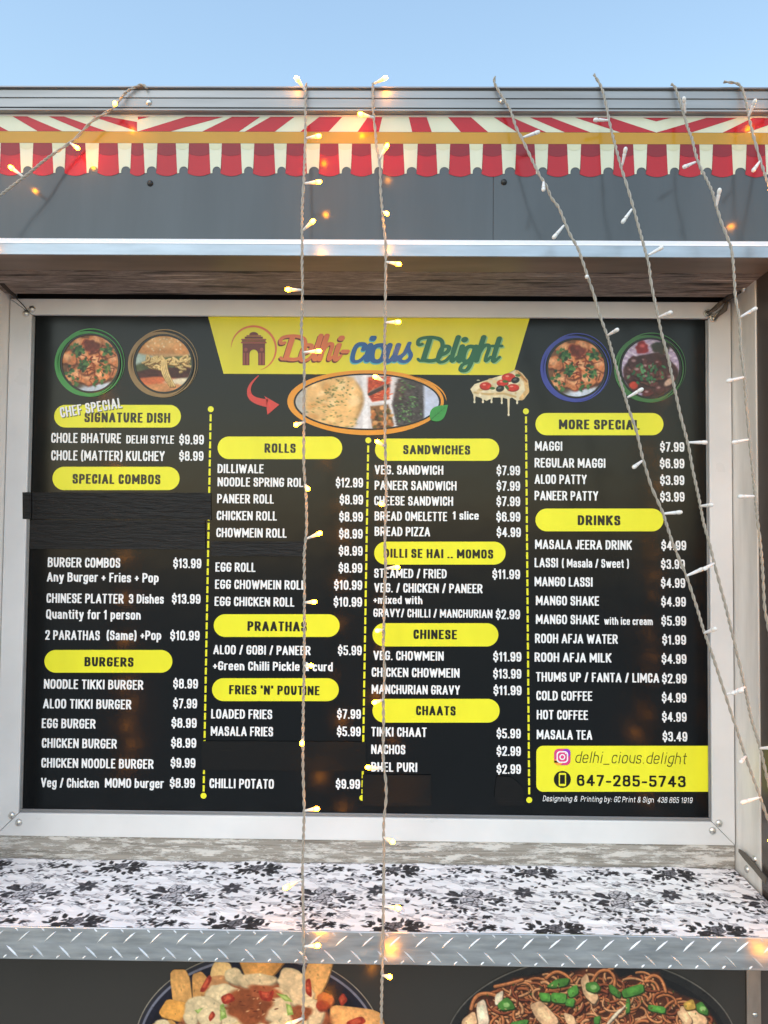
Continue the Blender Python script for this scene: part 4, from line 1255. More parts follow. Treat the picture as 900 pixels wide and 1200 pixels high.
ITEMS = [
 (60, 142, 513, 11.6, 'CHOLE BHATURE'), (148, 204, 514.8, 9.6, 'DELHI STYLE'), (60, 193, 533.5, 11.6, 'CHOLE (MATTER) KULCHEY'),
 (56, 141, 658.8, 11.4, 'BURGER COMBOS'), (55, 186, 676, 11, 'Any Burger + Fries + Pop'), (54.5, 145, 700.8, 11.2, 'CHINESE PLATTER'), (151, 192, 701.6, 10.8, '3 Dishes'), (54, 165, 719.6, 11, 'Quantity for 1 person'),
 (53, 117, 744, 11.2, '2 PARATHAS'), (125, 160, 744.4, 11, '(Same)'), (164.5, 189, 744.4, 11, '+Pop'),
 (51.5, 168, 801.4, 11.2, 'NOODLE TIKKI BURGER'), (50.5, 154, 824.4, 11.2, 'ALOO TIKKI BURGER'), (49, 112, 847.5, 11.2, 'EGG BURGER'), (49, 137, 870.6, 11.2, 'CHICKEN BURGER'), (48.5, 180, 893.8, 11.2, 'CHICKEN NOODLE BURGER'),
 (48, 116, 917, 11, 'Veg / Chicken'), (123, 192, 917.4, 11, 'MOMO burger'),
 (255, 309, 549, 10.6, 'DILLIWALE'), (255, 361, 564.6, 10.6, 'NOODLE SPRING ROLL'), (254.5, 321, 584.2, 10.8, 'PANEER ROLL'), (254, 324.5, 604, 10.8, 'CHICKEN ROLL'), (253.5, 336, 624, 10.8, 'CHOWMEIN ROLL'),
 (252.5, 299.5, 664.4, 10.8, 'EGG ROLL'), (252, 358, 684.6, 10.8, 'EGG CHOWMEIN ROLL'), (251.5, 345, 704.6, 10.8, 'EGG CHICKEN ROLL'),
 (250, 364, 761.2, 10.8, 'ALOO / GOBI / PANEER'), (249.5, 390, 780, 10.4, '+Green Chilli Pickle & curd'), (247.5, 319, 836.4, 11, 'LOADED FRIES'), (247, 320, 856.6, 11, 'MASALA FRIES'), (245.5, 321, 917.8, 11.2, 'CHILLI POTATO'),
 (439, 519.5, 550.4, 10.8, 'VEG. SANDWICH'), (439, 535, 568.6, 10.8, 'PANEER SANDWICH'), (438.5, 531, 586.6, 10.8, 'CHEESE SANDWICH'), (439, 524, 604.6, 10.8, 'BREAD OMELETTE'), (530.5, 561, 604, 9.6, '1 slice'), (439, 504, 622.6, 10.8, 'BREAD PIZZA'),
 (438.5, 523.5, 671.6, 10.8, 'STEAMED / FRIED'), (438.5, 565.5, 688.6, 10.8, 'VEG. / CHICKEN / PANEER'), (437.5, 495, 702.8, 9.4, '+mixed with'), (437.5, 577, 718, 9.8, 'GRAVY/ CHILLI / MANCHURIAN'),
 (437.5, 520, 768, 10.8, 'VEG. CHOWMEIN'), (435.5, 538.5, 787.6, 10.8, 'CHICKEN CHOWMEIN'), (435.5, 539, 807.6, 10.8, 'MANCHURIAN GRAVY'), (435, 500, 857.4, 11, 'TIKKI CHAAT'), (435, 475, 878, 11, 'NACHOS'), (435, 489, 898.6, 11, 'BHEL PURI'),
 (627, 659, 522.6, 11, 'MAGGI'), (626.5, 709.5, 542.2, 11, 'REGULAR MAGGI'), (626.5, 687.5, 561.4, 11, 'ALOO PATTY'), (626.5, 701, 580.6, 11, 'PANEER PATTY'),
 (627, 740.5, 637.8, 11, 'MASALA JEERA DRINK'), (626.5, 654, 659.2, 11, 'LASSI'), (658.5, 737, 659.8, 10, '( Masala / Sweet )'), (626.5, 694.5, 681.4, 11, 'MANGO LASSI'), (628, 702, 703.6, 11, 'MANGO SHAKE'), (628, 702, 725.6, 11, 'MANGO SHAKE'), (708, 765, 727.6, 8.8, 'with ice cream'),
 (627, 724, 748, 11, 'ROOH AFJA WATER'), (626.5, 716.5, 770, 11, 'ROOH AFJA MILK'), (628, 772.5, 793, 11, 'THUMS UP / FANTA / LIMCA'), (628.5, 694, 815, 11, 'COLD COFFEE'), (629, 689, 837.4, 11, 'HOT COFFEE'), (629, 694, 860.6, 11, 'MASALA TEA'),
]
PRICES = [
 (210, 239, 515, '9.99'), (210, 238.5, 534.2, '8.99'), (203, 236, 660, '13.99'), (201.5, 235, 701.6, '13.99'), (199.5, 234, 744.6, '10.99'), (203, 232, 801, '8.99'), (203, 231, 824.2, '7.99'), (201, 230.5, 847, '8.99'), (200.5, 230, 870.4, '8.99'), (200, 229, 893.8, '9.99'), (199, 228.5, 917.4, '8.99'),
 (393.5, 425.5, 565.4, '12.99'), (398, 425.5, 585.4, '8.99'), (397.5, 425.3, 605.4, '8.99'), (397.3, 425, 625.4, '8.99'), (397, 425, 645.4, '8.99'), (396.8, 424.6, 665.4, '8.99'), (391.5, 424.5, 685.4, '10.99'), (391, 424.3, 705.2, '10.99'), (396, 424, 762, '5.99'), (395, 423, 836.6, '7.99'), (394.8, 422.8, 857, '5.99'), (393.5, 422, 918.6, '9.99'),
 (582, 609.5, 551.2, '7.99'), (582, 609.5, 569.4, '7.99'), (581.8, 609.6, 587.4, '7.99'), (581.6, 609.8, 605.4, '6.99'), (582, 610.4, 623.6, '4.99'), (577, 609.5, 672.8, '11.99'), (581, 609.4, 719.8, '2.99'), (578, 611, 769.4, '11.99'), (578, 611, 789.4, '13.99'), (578.3, 611.2, 808.8, '11.99'), (582, 610.3, 859.4, '5.99'), (582, 610.4, 880, '2.99'), (582, 610.5, 901, '2.99'),
 (773.5, 802, 523.6, '7.99'), (773.2, 802, 543, '6.99'), (773.5, 802, 562.6, '3.99'), (773.6, 802.2, 582, '3.99'), (775, 804.2, 639, '4.99'), (774.6, 802.6, 661, '3.99'), (774.5, 803, 683, '4.99'), (774.8, 803.8, 705, '4.99'), (775, 804, 727.4, '5.99'), (776, 804, 749.6, '1.99'), (775.4, 804.4, 772, '4.99'), (775.8, 804.6, 795, '2.99'), (775.6, 804.4, 817.4, '4.99'), (775.8, 804.6, 840, '4.99'), (776.5, 805.4, 863, '3.49'),
]
for a, b_, yc, cap, tx_ in ITEMS:
    letters('item_lettering', tx_, a, b_, yc, cap, ink['letter_white'], board, L2)
for a, b_, yc, tx_ in PRICES:
    letters('price_lettering', '$' + tx_, a, b_, yc, 11.2, ink['letter_white'], board, L2, rx=.078)

# dashed divider lines
def divider(x0, y0, x1, y1, skip=()):
    mb = MB()
    L = y1 - y0
    y = y0 + 6
    k = 0
    while y < y1 - 5:
        ye = min(y + 8.2, y1 - 5)
        xa_, xb_ = x0 + (x1 - x0) * (y - y0) / L, x0 + (x1 - x0) * (ye - y0) / L
        if not any(s0 < y and ye < s1 for s0, s1 in skip):
            mb.add([on_y(*p, L1) for p in ((xa_ - 1.15, y), (xa_ + 1.15, y), (xb_ + 1.15, ye), (xb_ - 1.15, ye))], [(0, 1, 2, 3)])
        y += 10.6
    for cx, cy in ((x0, y0), (x1, y1)):
        mb.add([on_y(cx + 3.5 * math.cos(t), cy + 3.5 * math.sin(t), L1) for t in np.linspace(0, 6.283, 19)[:-1]], [tuple(range(18))])
    mb.build('divider_line', ink['lime'], board)
divider(247, 479.5, 238.5, 932.5); divider(431.6, 516, 424.6, 935); divider(616.3, 482, 620.2, 937.5)

# contact panel
cp = flat('contact_panel', pill_pts(628.5, 874, 836, 927.8, 8, right=False), L1, ink['lime'], board)
letters('contact_lettering', 'delhi_cious.delight', 673.5, 803.5, 887.2, 13.4, ink['letter_dark'], cp, L2, rx=.034, ry=.034, gap=.13, ws=1.1, shear=.2)
letters('contact_lettering', '647-285-5743', 676, 803.5, 914.4, 13.2, ink['phone_black'], cp, L2, rx=.088, ry=.082, gap=.12, ws=1.35)
letters('credit_lettering', 'Designning &  Printing by: GC Print & Sign  438 865 1919', 636, 811, 935.6, 6.6, ink['letter_white'], board, L2, rx=.052, ry=.052, gap=.13, ws=1.3, shear=.2)
ic = Flats(L2)
ic.add(pill_pts(649.4, 877.4, 668.6, 896.8, 5.4), ink['pink'], 0)
ic.add(pill_pts(649.4, 888.5, 660, 896.8, 5.2), ink['amber'], 1)
ic.add(pill_pts(659, 877.4, 668.6, 887, 4.6), ink['violet'], 1)
ic.add(pill_pts(652.2, 880.2, 665.8, 894.0, 4.2), ink['letter_white'], 2)
ic.add(pill_pts(653.7, 881.7, 664.3, 892.5, 3.2), ink['pink'], 3)
ic.add(pill_pts(655.6, 883.6, 662.4, 890.6, 3.4), ink['letter_white'], 4)
ic.add(pill_pts(657.0, 885.0, 661.0, 889.2, 2.0), ink['pink'], 5)
ic.add(pill_pts(662.2, 882.2, 663.6, 883.6, .7), ink['letter_white'], 5)
ic.build('camera_icon', cp)
ic = Flats(L2)
ic.add([(659 + 10 * math.cos(t), 913.4 + 10 * math.sin(t)) for t in np.linspace(0, 6.283, 33)[:-1]], ink['phone_black'], 0)
ic.add(pill_pts(654.8, 905.8, 663.4, 921.2, 1.6), ink['lime'], 1)
ic.add([(656.2, 908), (662.0, 908), (662.0, 918.6), (656.2, 918.6)], ink['phone_black'], 2)
ic.build('phone_icon', cp)
# ---------------------------------------------------------------- food pictures on the board
pm = print_mat('board_print', .21)
nodes(pm)[2].inputs['Specular IOR Level'].default_value = .32
def chunks_picture(cx, cy):
    c = Canvas(cx - 40, cy - 40, cx + 40, cy + 40, 2.6, (96, 66, 48))
    r = random.Random(3)
    c.ell(cx, cy - 4, 44, 44, (112, 76, 52), texture=.4, tscale=10)
    c.ell(cx + 6, cy + 30, 26, 10, (206, 214, 226), soft=4)
    c.ell(cx - 22, cy + 24, 16, 10, (96, 82, 72), soft=5)
    ch = [(-26, -6, 10, 8), (-18, 14, 13, 9), (-24, 22, 8, 7), (-8, -8, 9, 10), (6, -2, 10, 12), (20, -14, 9, 8), (24, 8, 10, 9), (12, 14, 12, 8), (-2, 18, 10, 7), (-14, -24, 12, 7), (8, -26, 9, 8), (22, -24, 8, 6), (28, -4, 7, 8), (-4, 6, 9, 7), (2, -20, 8, 8)]
    for k, (x, y, a, b_) in enumerate(ch):
        c.ell(cx + x + .8, cy + y + 1.6, a * 1.05, b_ * 1.08, (90, 44, 28), soft=2.5, wob=.2, seed=k)
        c.ell(cx + x, cy + y, a, b_, (206, 126, 78), soft=1.4, wob=.22, seed=k, texture=.28, tscale=4)
        c.ell(cx + x - 1.4, cy + y - 1.6, a * .55, b_ * .5, (232, 168, 120), soft=3, wob=.3, seed=k + 30, texture=.2, tscale=3)
    c.ell(cx + 1, cy - 20, 9, 8, (116, 52, 40), soft=2, wob=.25, seed=77, texture=.35, tscale=4)
    for k in range(30):
        a = r.uniform(0, 6.28); d = r.uniform(0, 32)
        x, y = cx + d * math.cos(a), cy + d * math.sin(a) * .9
        c.line([(x, y), (x + r.uniform(-6, 6), y + r.uniform(-2, 7)), (x + r.uniform(-8, 8), y + r.uniform(2, 9))], r.uniform(.8, 1.8), r.choice([(122, 44, 30), (96, 40, 26), (150, 64, 40)]))
    for gx_, gy_, n_ in ((-15, -14, 26), (-8, 2, 26), (20, -16, 24), (17, 6, 22), (-24, 10, 8), (-16, 24, 8), (8, 22, 8)):
        for k in range(n_):
            x, y = cx + gx_ + r.gauss(0, 3.6), cy + gy_ + r.gauss(0, 3.4)
            c.ell(x, y, r.uniform(1.4, 3.0), r.uniform(1.0, 2.1), r.choice([(42, 82, 46), (58, 104, 56), (34, 64, 40), (84, 128, 70)]), ang=r.uniform(0, 3.1))
    c.ell(cx + 4, cy + 36, 26, 8, (200, 210, 224), soft=4)
    return c
def burger_picture(cx, cy):
    c = Canvas(cx - 40, cy - 40, cx + 40, cy + 40, 2.6, (186, 180, 160))
    r = random.Random(8)
    c.ell(cx, cy - 20, 34, 17, (206, 144, 88), soft=2, texture=.14, tscale=9)
    c.ell(cx - 4, cy - 26, 22, 8, (222, 172, 116), soft=7)
    c.ell(cx, cy - 7, 33, 5, (196, 156, 110), soft=3)
    for k in range(26):
        c.ell(cx + r.uniform(-22, 22), cy - 22 + r.uniform(-9, 7), 1.0, .7, (240, 218, 176), ang=r.uniform(0, 3))
    c.poly([(cx - 38, cy - 8), (cx - 20, cy - 3), (cx + 4, cy - 8), (cx + 38, cy - 10), (cx + 38, cy + 8), (cx - 38, cy + 12)], (82, 94, 60), soft=2, texture=.4, tscale=6)
    c.poly([(cx - 36, cy - 14), (cx - 10, cy - 8), (cx - 34, cy + 2)], (176, 196, 186), soft=3)
    c.poly([(cx - 36, cy + 10), (cx - 12, cy + 5), (cx + 36, cy + 3), (cx + 38, cy + 14), (cx - 4, cy + 22), (cx - 36, cy + 20)], (70, 32, 30), soft=2, texture=.35, tscale=4)
    c.ell(cx - 6, cy + 21, 26, 6, (214, 112, 68), soft=2, wob=.1, seed=2)
    c.ell(cx + 20, cy + 22, 18, 5, (232, 218, 186), soft=2, wob=.1, seed=4)
    c.ell(cx + 2, cy + 32, 34, 9, (214, 148, 96), soft=2, texture=.1, tscale=8)
    def nood(pts, w=2.1):
        p = smooth_path(pts)
        c.line(p + (.3, .8), w * 1.3, (110, 80, 44)); c.line(p, w, (212, 176, 108)); c.line(p + (-.2, -.4), w * .35, (238, 212, 154))
    for k in range(34):
        x, y = cx + r.uniform(-26, 26), cy + r.uniform(-6, 5)
        nood([(x, y), (x + r.uniform(-10, 10), y - r.uniform(2, 8), 1), (x + r.uniform(-8, 8), y + r.uniform(-3, 4), 1), (x + r.uniform(-13, 13), y + r.uniform(-3, 5))])
    for k in range(4):
        nood([(cx - 2 + 1.6 * k, cy - 4), (cx - 4 + 2.4 * k, cy + 10, 1), (cx + 8 + 1.6 * k, cy + 26)])
    return c
def manchurian_picture(cx, cy):
    c = Canvas(cx - 40, cy - 40, cx + 40, cy + 40, 2.6, (186, 168, 196))
    r = random.Random(12)
    for k in range(-12, 13):
        c.line([(cx - 40, cy + k * 6.5 - 20), (cx + 40, cy + k * 6.5 + 20)], 2.0, (212, 198, 216)); c.line([(cx - 40, cy + k * 6.5 + 20), (cx + 40, cy + k * 6.5 - 20)], 1.6, (168, 148, 180))
    c.ell(cx + 1, cy + 8, 31, 27, (66, 40, 42), soft=2, wob=.1, seed=5, texture=.35, tscale=6)
    for k in range(34):
        a, d = r.uniform(0, 6.28), r.uniform(0, 24)
        x, y = cx + 1 + d * math.cos(a) * 1.15, cy + 8 + d * math.sin(a) * .95
        q_ = r.uniform(4, 8)
        c.ell(x + .5, y + 1.2, q_ * 1.1, q_ * .9, (36, 20, 22), soft=2, wob=.15, seed=k)
        c.ell(x, y, q_, q_ * .8, r.choice([(92, 50, 50), (76, 42, 46), (104, 60, 54), (84, 36, 38)]), soft=1.4, wob=.2, seed=k, texture=.3, tscale=3)
        c.ell(x - 1, y - 1.6, q_ * .34, q_ * .2, (168, 132, 132), soft=1.4)
    c.ell(cx - 10, cy - 24, 8, 7, (140, 36, 42), soft=2, wob=.2, seed=3); c.ell(cx - 10, cy - 26, 3, 2, (206, 96, 96), soft=2)
    c.ell(cx + 12, cy - 24, 10, 8, (50, 54, 48), soft=2, wob=.2, seed=5); c.ell(cx - 20, cy + 20, 5, 4.4, (196, 66, 48), soft=1.4)
    c.ell(cx + 22, cy + 16, 7, 3.4, (206, 172, 150), ang=-.6, soft=1.5)
    for k in range(44):
        x, y = cx - 5 + r.gauss(0, 11), cy + 7 + r.gauss(0, 7)
        c.ell(x, y, r.uniform(1.2, 3.0), r.uniform(.8, 1.6), r.choice([(52, 116, 72), (40, 92, 60), (92, 150, 100)]), ang=r.uniform(0, 3.1))
    return c
def food_circle(cx, cy, r, cv, ringcol):
    cv.grain(int(cx), .14, 9)
    o = disc_sheet('food_picture', cv, cx, cy, r, r, L1, pm, board)
    for dx, dy, r0, r1, tp_, rot in ((-1.6, -.6, r + .2, r + 6.6, .75, 2.6), (-.6, .8, r + 3.2, r + 4.6, .6, 1.2), (1.2, -.8, r + 4.6, r + 6.0, .85, 4.2)):
        mb = MB(); ring_mesh(mb, cx + dx, cy + dy, r0, r1, L2 if dx < -1 else L3, rot=rot, taper=tp_)
        mb.build('picture_ring', ink[ringcol], o)
    mb = MB(); ring_mesh(mb, cx, cy, r - 1.2, r + 1.0, L4); mb.build('picture_edge', ink['line_black'], o)
food_circle(105.8, 425.6, 34, chunks_picture(105.8, 425.6), 'ring_green')
food_circle(191.8, 426.4, 34, burger_picture(191.8, 426.4), 'ring_brown')
food_circle(675.6, 431.4, 34.5, chunks_picture(675.6, 431.4), 'ring_blue')
food_circle(762.4, 431.4, 35, manchurian_picture(762.4, 431.4), 'ring_forest')

# oval platter
c = Canvas(335, 430, 527, 514, 2.4, (214, 212, 214))
r = random.Random(21)
c.ell(352, 486, 20, 30, (188, 186, 180), soft=8)
c.poly([(424, 430), (430, 430), (432, 514), (425, 514)], (236, 236, 238), soft=2); c.poly([(431, 468), (470, 468), (470, 472), (431, 472)], (238, 238, 240), soft=2); c.poly([(461, 430), (466, 430), (458, 460), (470, 510), (464, 514), (455, 462)], (232, 232, 236), soft=2)
c.ell(393, 470, 33, 33, (176, 138, 88), soft=4, wob=.06, seed=2)
c.poly([(360, 446), (386, 440), (414, 442), (424, 460), (418, 488), (402, 504), (372, 500), (357, 478)], (226, 184, 122), soft=4, texture=.12, seed=4, tscale=10)
for k in range(26):
    c.ell(r.uniform(362, 418), r.uniform(446, 498), r.uniform(3, 8), r.uniform(2, 5), r.choice([(238, 206, 150), (212, 160, 96), (232, 192, 130)]), soft=3.5, ang=r.uniform(0, 3))
for k in range(110):
    gx_, gy_ = r.choice([(376, 474), (396, 460), (386, 484), (404, 494), (390, 468), (400, 450)])
    c.ell(gx_ + r.gauss(0, 8), gy_ + r.gauss(0, 6), r.uniform(.5, 1.5), r.uniform(.4, .9), r.choice([(74, 104, 52), (52, 84, 44), (120, 134, 70)]), ang=r.uniform(0, 3))
c.poly([(431, 442), (458, 441), (456, 468), (436, 471), (431, 462)], (188, 74, 46), soft=2, texture=.3, tscale=4)
for k in range(46):
    x, y = r.uniform(433, 456), r.uniform(443, 468); a = r.uniform(-.9, .6)
    c.line([(x, y), (x + 6 * math.cos(a), y + 6 * math.sin(a))], 1.3, r.choice([(216, 106, 66), (204, 84, 52), (230, 132, 90), (168, 58, 40)]))
c.line([(433, 462), (446, 456), (455, 452)], 4, (66, 52, 48)); c.line([(434, 459), (452, 450)], 1.2, (120, 104, 96))
c.poly([(434, 476), (455, 474), (462, 498), (456, 503), (436, 502)], (120, 84, 52), soft=2, texture=.4, tscale=4)
for k in range(34):
    c.ell(r.uniform(436, 459), r.uniform(477, 501), r.uniform(2, 4), r.uniform(1.5, 3), r.choice([(208, 140, 78), (186, 112, 62), (86, 78, 40), (70, 48, 34), (222, 166, 104)]), soft=1.2, ang=r.uniform(0, 3))
c.poly([(466, 444), (492, 440), (497, 452), (498, 492), (492, 504), (466, 502), (459, 474)], (66, 62, 64), soft=2.4, texture=.35, tscale=2.4)
for k in range(170):
    c.ell(r.uniform(463, 495), r.uniform(446, 500), .9, .8, r.choice([(92, 88, 90), (44, 40, 42), (78, 72, 74)]))
for k in range(80):
    gx_, gy_ = r.choice([(477, 456), (468, 476), (484, 478), (474, 488), (482, 466)])
    c.ell(gx_ + r.gauss(0, 5), gy_ + r.gauss(0, 4.4), r.uniform(.6, 1.4), r.uniform(.5, .9), r.choice([(84, 140, 76), (60, 112, 58), (120, 166, 104)]), ang=r.uniform(0, 3))
c.poly([(497, 436), (527, 436), (527, 510), (497, 510)], (196, 208, 232), soft=3)
c.grain(31, .10, 9)
ov = disc_sheet('platter_picture', c, 430.4, 470.8, 85, 32.2, L3, pm, board, 44, 220)
for dx, dy, a0_, a1_, b0_, b1_, lay, col, nm in ((0, 0, 84, 86.2, 31.4, 33.2, L4, 'line_black', 'picture_edge'), (-.6, .3, 85.6, 93.4, 32.8, 39.6, L2, 'orange', 'picture_ring')):
    mb = MB(); v = []
    for t in np.linspace(0, 2 * math.pi, 161):
        k_ = 1 if nm == 'picture_edge' else .78 + .22 * math.cos(2 * t - .3) * math.cos(t + 2.6)
        v += [on_y(430.4 + dx + a0_ * math.cos(t), 470.8 + dy + b0_ * math.sin(t), lay), on_y(430.4 + dx + (a0_ + (a1_ - a0_) * k_) * math.cos(t), 470.8 + dy + (b0_ + (b1_ - b0_) * k_) * math.sin(t), lay)]
    mb.add(v, [(2 * k, 2 * k + 2, 2 * k + 3, 2 * k + 1) for k in range(160)]); mb.build(nm, ink[col], ov)
mb = MB(); v = []
for t in np.linspace(-1.05, -.05, 40):
    w_ = .9 * math.sin((t + 1.05) / 1.0 * math.pi) + .1
    v += [on_y(432 + 91 * math.cos(t), 471.5 + 37 * math.sin(t), L2), on_y(432 + (91 + w_ * 2) * math.cos(t), 471.5 + (37 + w_ * 2) * math.sin(t), L2)]
mb.add(v, [(2 * k, 2 * k + 2, 2 * k + 3, 2 * k + 1) for k in range(39)]); mb.build('picture_ring', ink['orange'], ov)
lf = Flats(L4 - .0004)
base, tip = np.array((504.5, 492.0)), np.array((525.0, 474.4))
d = tip - base; nn = np.array((-d[1], d[0])) / np.linalg.norm(d)
tt = np.linspace(0, 1, 15)
h = 8.6 * np.sin(np.pi * tt ** .75)
up = [tuple(base + d * t + nn * h_) for t, h_ in zip(tt, h)]; dn = [tuple(base + d * t - nn * h_) for t, h_ in zip(tt, h)]
lf.add(up + dn[::-1][1:-1], ink['leaf_green'], 0)
lf.add([tuple(base + nn * .6), tuple(base + d * .9), tuple(base - nn * .6)], ink['leaf_vein'], 1)
for t in (.25, .42, .6, .75):
    for s in (1, -1):
        p0 = base + d * t; p1 = base + d * (t + .16) + s * nn * 4.6 * math.sin(math.pi * (t + .1))
        lf.add([tuple(p0 - d * .008), tuple(p0 + d * .012), tuple(p1)], ink['leaf_vein'], 1)
lf.build('mint_leaf', board)

# pizza slice
c = Canvas(546, 430, 624, 492, 3.0)
r = random.Random(9)
c.poly([(551, 456), (556, 450), (574, 444), (596, 437), (604, 433), (612, 437), (619, 446), (620, 460), (614, 468), (606, 470), (600, 466), (596, 468), (588, 466), (578, 466), (570, 470), (562, 466), (555, 464)], (226, 212, 176), soft=1, texture=.14, tscale=7)
for x, y, L in ((596, 466, 20), (556, 462, 9), (576, 466, 5), (588, 465, 7), (566, 467, 4), (606, 468, 4)):
    c.line([(x, y - 3), (x, y + L)], [3.4, 1.7], (220, 208, 174)); c.ell(x, y + L, 1.3, 1.8, (228, 218, 188))
c.line([(556, 460), (572, 462), (590, 461), (604, 465)], 2.4, (196, 166, 112), soft=1.5)
c.line([(606, 436), (616, 446), (618, 458), (611, 467)], 5, (216, 178, 120), soft=1.6, texture=.2)
c.line([(608, 437), (617, 447)], 1.6, (168, 110, 60), soft=1.4)
for k in range(36):
    c.ell(r.uniform(560, 610), r.uniform(444, 463), r.uniform(1, 3), r.uniform(.8, 2), r.choice([(240, 230, 200), (208, 178, 122), (226, 200, 150)]), soft=1.6)
for x, y, a, b_ in ((596, 442, 7.5, 4.6), (569, 452, 6.5, 4.2), (589, 448.5, 6.5, 3.6), (601, 454, 7, 4)):
    c.ell(x, y + .8, a * 1.06, b_ * 1.1, (130, 36, 28)); c.ell(x, y, a, b_, (204, 52, 40), soft=1.2, texture=.2); c.ell(x - 1.5, y - 1.2, a * .3, b_ * .25, (238, 140, 120))
for x, y in ((604, 445.5), (586, 455.5)):
    c.ell(x, y, 5, 3.6, (34, 36, 34), ang=-.3); c.ell(x - .6, y - .8, 2.2, 1.2, (92, 98, 96), ang=-.3)
for x, y in ((592, 447), (577, 455), (607, 440), (594, 454)):
    c.ell(x, y, 3.2, 1.6, (62, 104, 50), ang=r.uniform(-1, 1))
canvas_sheet('pizza_picture', c, L2, pm, board)

# ---------------------------------------------------------------- black tape stuck over parts of the board
def tape(px0, py0, px1, py1, label, mat, th=.0009, y0=-.0030, skew=0.0, bevel=.0003, cut=None, group='black tape strips on the menu board'):
    pts = cut or [(px0, py0), (px1, py0 + skew), (px1, py1 + skew), (px0, py1)]
    n_ = len(pts)
    rr = random.Random(int(px0 * 3 + py0))
    out = []
    for k in range(n_):                                  # torn / cut edges are never quite straight
        a, b_ = np.array(pts[k], float), np.array(pts[(k + 1) % n_], float)
        m_ = max(2, int(np.linalg.norm(b_ - a) / 7))
        for t in range(m_):
            p = a + (b_ - a) * t / m_
            out.append((p[0] + rr.uniform(-.35, .35), p[1] + rr.uniform(-.3, .3)))
    fr_ = [on_y(u, v, y0 - th) for u, v in out]; bk = [on_y(u, v, y0) for u, v in out]
    N = len(out)
    o = obj('tape_strip', fr_ + bk, [tuple(range(N))[::-1]] + [(k, (k + 1) % N, N + (k + 1) % N, N + k) for k in range(N)] + [tuple(range(N, 2 * N))], mat)
    tag(o, label, 'tape', group)
    return o
def draped_tape():
    rr = random.Random(3)
    us = [26.5, 29, 32, 35.2, 36.2, 37.4, 40] + list(np.arange(48, 248, 8)) + [247.5]
    ys = [-.0130] * 4 + [-.0128, -.0045] + [-.0034] * (len(us) - 6)
    top_, bot_ = [], []
    for u, y in zip(us, ys):
        top_.append(on_y(u + (rr.uniform(-.4, .4) if u in (26.5, 247.5) else 0), 576.8 + .003 * (u - 26) + rr.uniform(-.3, .3), y)); bot_.append(on_y(u, 608.2 + .003 * (u - 26) + rr.uniform(-.3, .3), y))
    N = len(us)
    back = [p + np.array([0, .0007, 0]) for p in top_ + bot_]
    fc = []
    for k in range(N - 1):
        fc += [(k, N + k, N + k + 1, k + 1), (2 * N + k, 2 * N + k + 1, 3 * N + k + 1, 3 * N + k), (k, k + 1, 2 * N + k + 1, 2 * N + k), (N + k, 3 * N + k, 3 * N + k + 1, N + k + 1)]
    fc += [(0, 2 * N, 3 * N, N), (N - 1, 2 * N - 1, 4 * N - 1, 3 * N - 1)]
    o = obj('tape_strip', top_ + bot_ + back, fc, M['tape'])
    tag(o, 'wrinkled black tape strip directly under SPECIAL COMBOS, lapping onto the white frame', 'tape', 'black tape strips on the menu board')
draped_tape()
tape(34.0, 609.2, 240.5, 643.4, 'wrinkled black tape strip directly above the BURGER COMBOS line', M['tape'], skew=.4)
tape(247.5, 634.2, 356, 651.6, 'short wrinkled black tape strip between CHOWMEIN ROLL and EGG ROLL', M['tape'], skew=.4)
tape(236.5, 868.4, 429, 902.4, 'smooth shiny black tape strip between MASALA FRIES and CHILLI POTATO', M['tape_smooth'], skew=1.0)
tape(425, 907.5, 505, 944, 'glossy black tape patch below BHEL PURI', M['tape_smooth'], y0=-.0032, skew=1.0)
tape(0, 0, 0, 0, 'curled black tape patch with a cut corner under the $2.99 of BHEL PURI', M['tape_smooth'], cut=[(582, 909.5), (598, 910.5), (606, 916), (613, 924), (614.5, 944), (584, 943.5), (579, 934)])
# ---------------------------------------------------------------- fairy lights
mt = M['wire'] = new_mat('clear_white_wire', (.34, .315, .27), .35)
M['husk'] = new_mat('white_plastic_husk', (.74, .74, .74), .35)
nodes(M['husk'])[2].inputs['Subsurface Weight'].default_value = 0.0
M['lit'] = new_mat('lit_led', (1, .75, .4), .3, emit=(1.0, .31, .0042), strength=20.0)
M['lit_husk'] = new_mat('lit_plastic_husk', (.74, .72, .68), .35, emit=(1.0, .36, .02), strength=1.0)  # orange emission imitates LED light shining through the plastic
def glow_along(mt, z0, z1, s0, s1):
    """the light of the LED fades along the bulb's own length"""
    n, l, b = nodes(mt)
    tc = n.new('ShaderNodeTexCoord'); sp = n.new('ShaderNodeSeparateXYZ'); mr = n.new('ShaderNodeMapRange')
    l.new(tc.outputs['Object'], sp.inputs[0]); l.new(sp.outputs['Z'], mr.inputs['Value'])
    for nm, v_ in (('From Min', z0), ('From Max', z1), ('To Min', s0), ('To Max', s1)):
        mr.inputs[nm].default_value = v_
    l.new(mr.outputs['Result'], b.inputs['Emission Strength'])
glow_along(M['lit'], .0246, .032, 2.5, 85.0)
glow_along(M['lit_husk'], .010, .0245, 0.0, 1.6)
M['unlit'] = new_mat('unlit_led', (.74, .74, .72), .15)
def lathe(prof, n=12):
    v, f = [], []
    for r_, z in prof:
        for q_ in range(n):
            t = 2 * math.pi * q_ / n
            v.append((r_ * math.cos(t), r_ * math.sin(t), z))
    for k in range(len(prof) - 1):
        for q_ in range(n):
            q2 = (q_ + 1) % n
            f.append((k * n + q_, k * n + q2, (k + 1) * n + q2, (k + 1) * n + q_))
    f.append(tuple(range(n))[::-1]); f.append(tuple((len(prof) - 1) * n + q_ for q_ in range(n)))
    return v, f
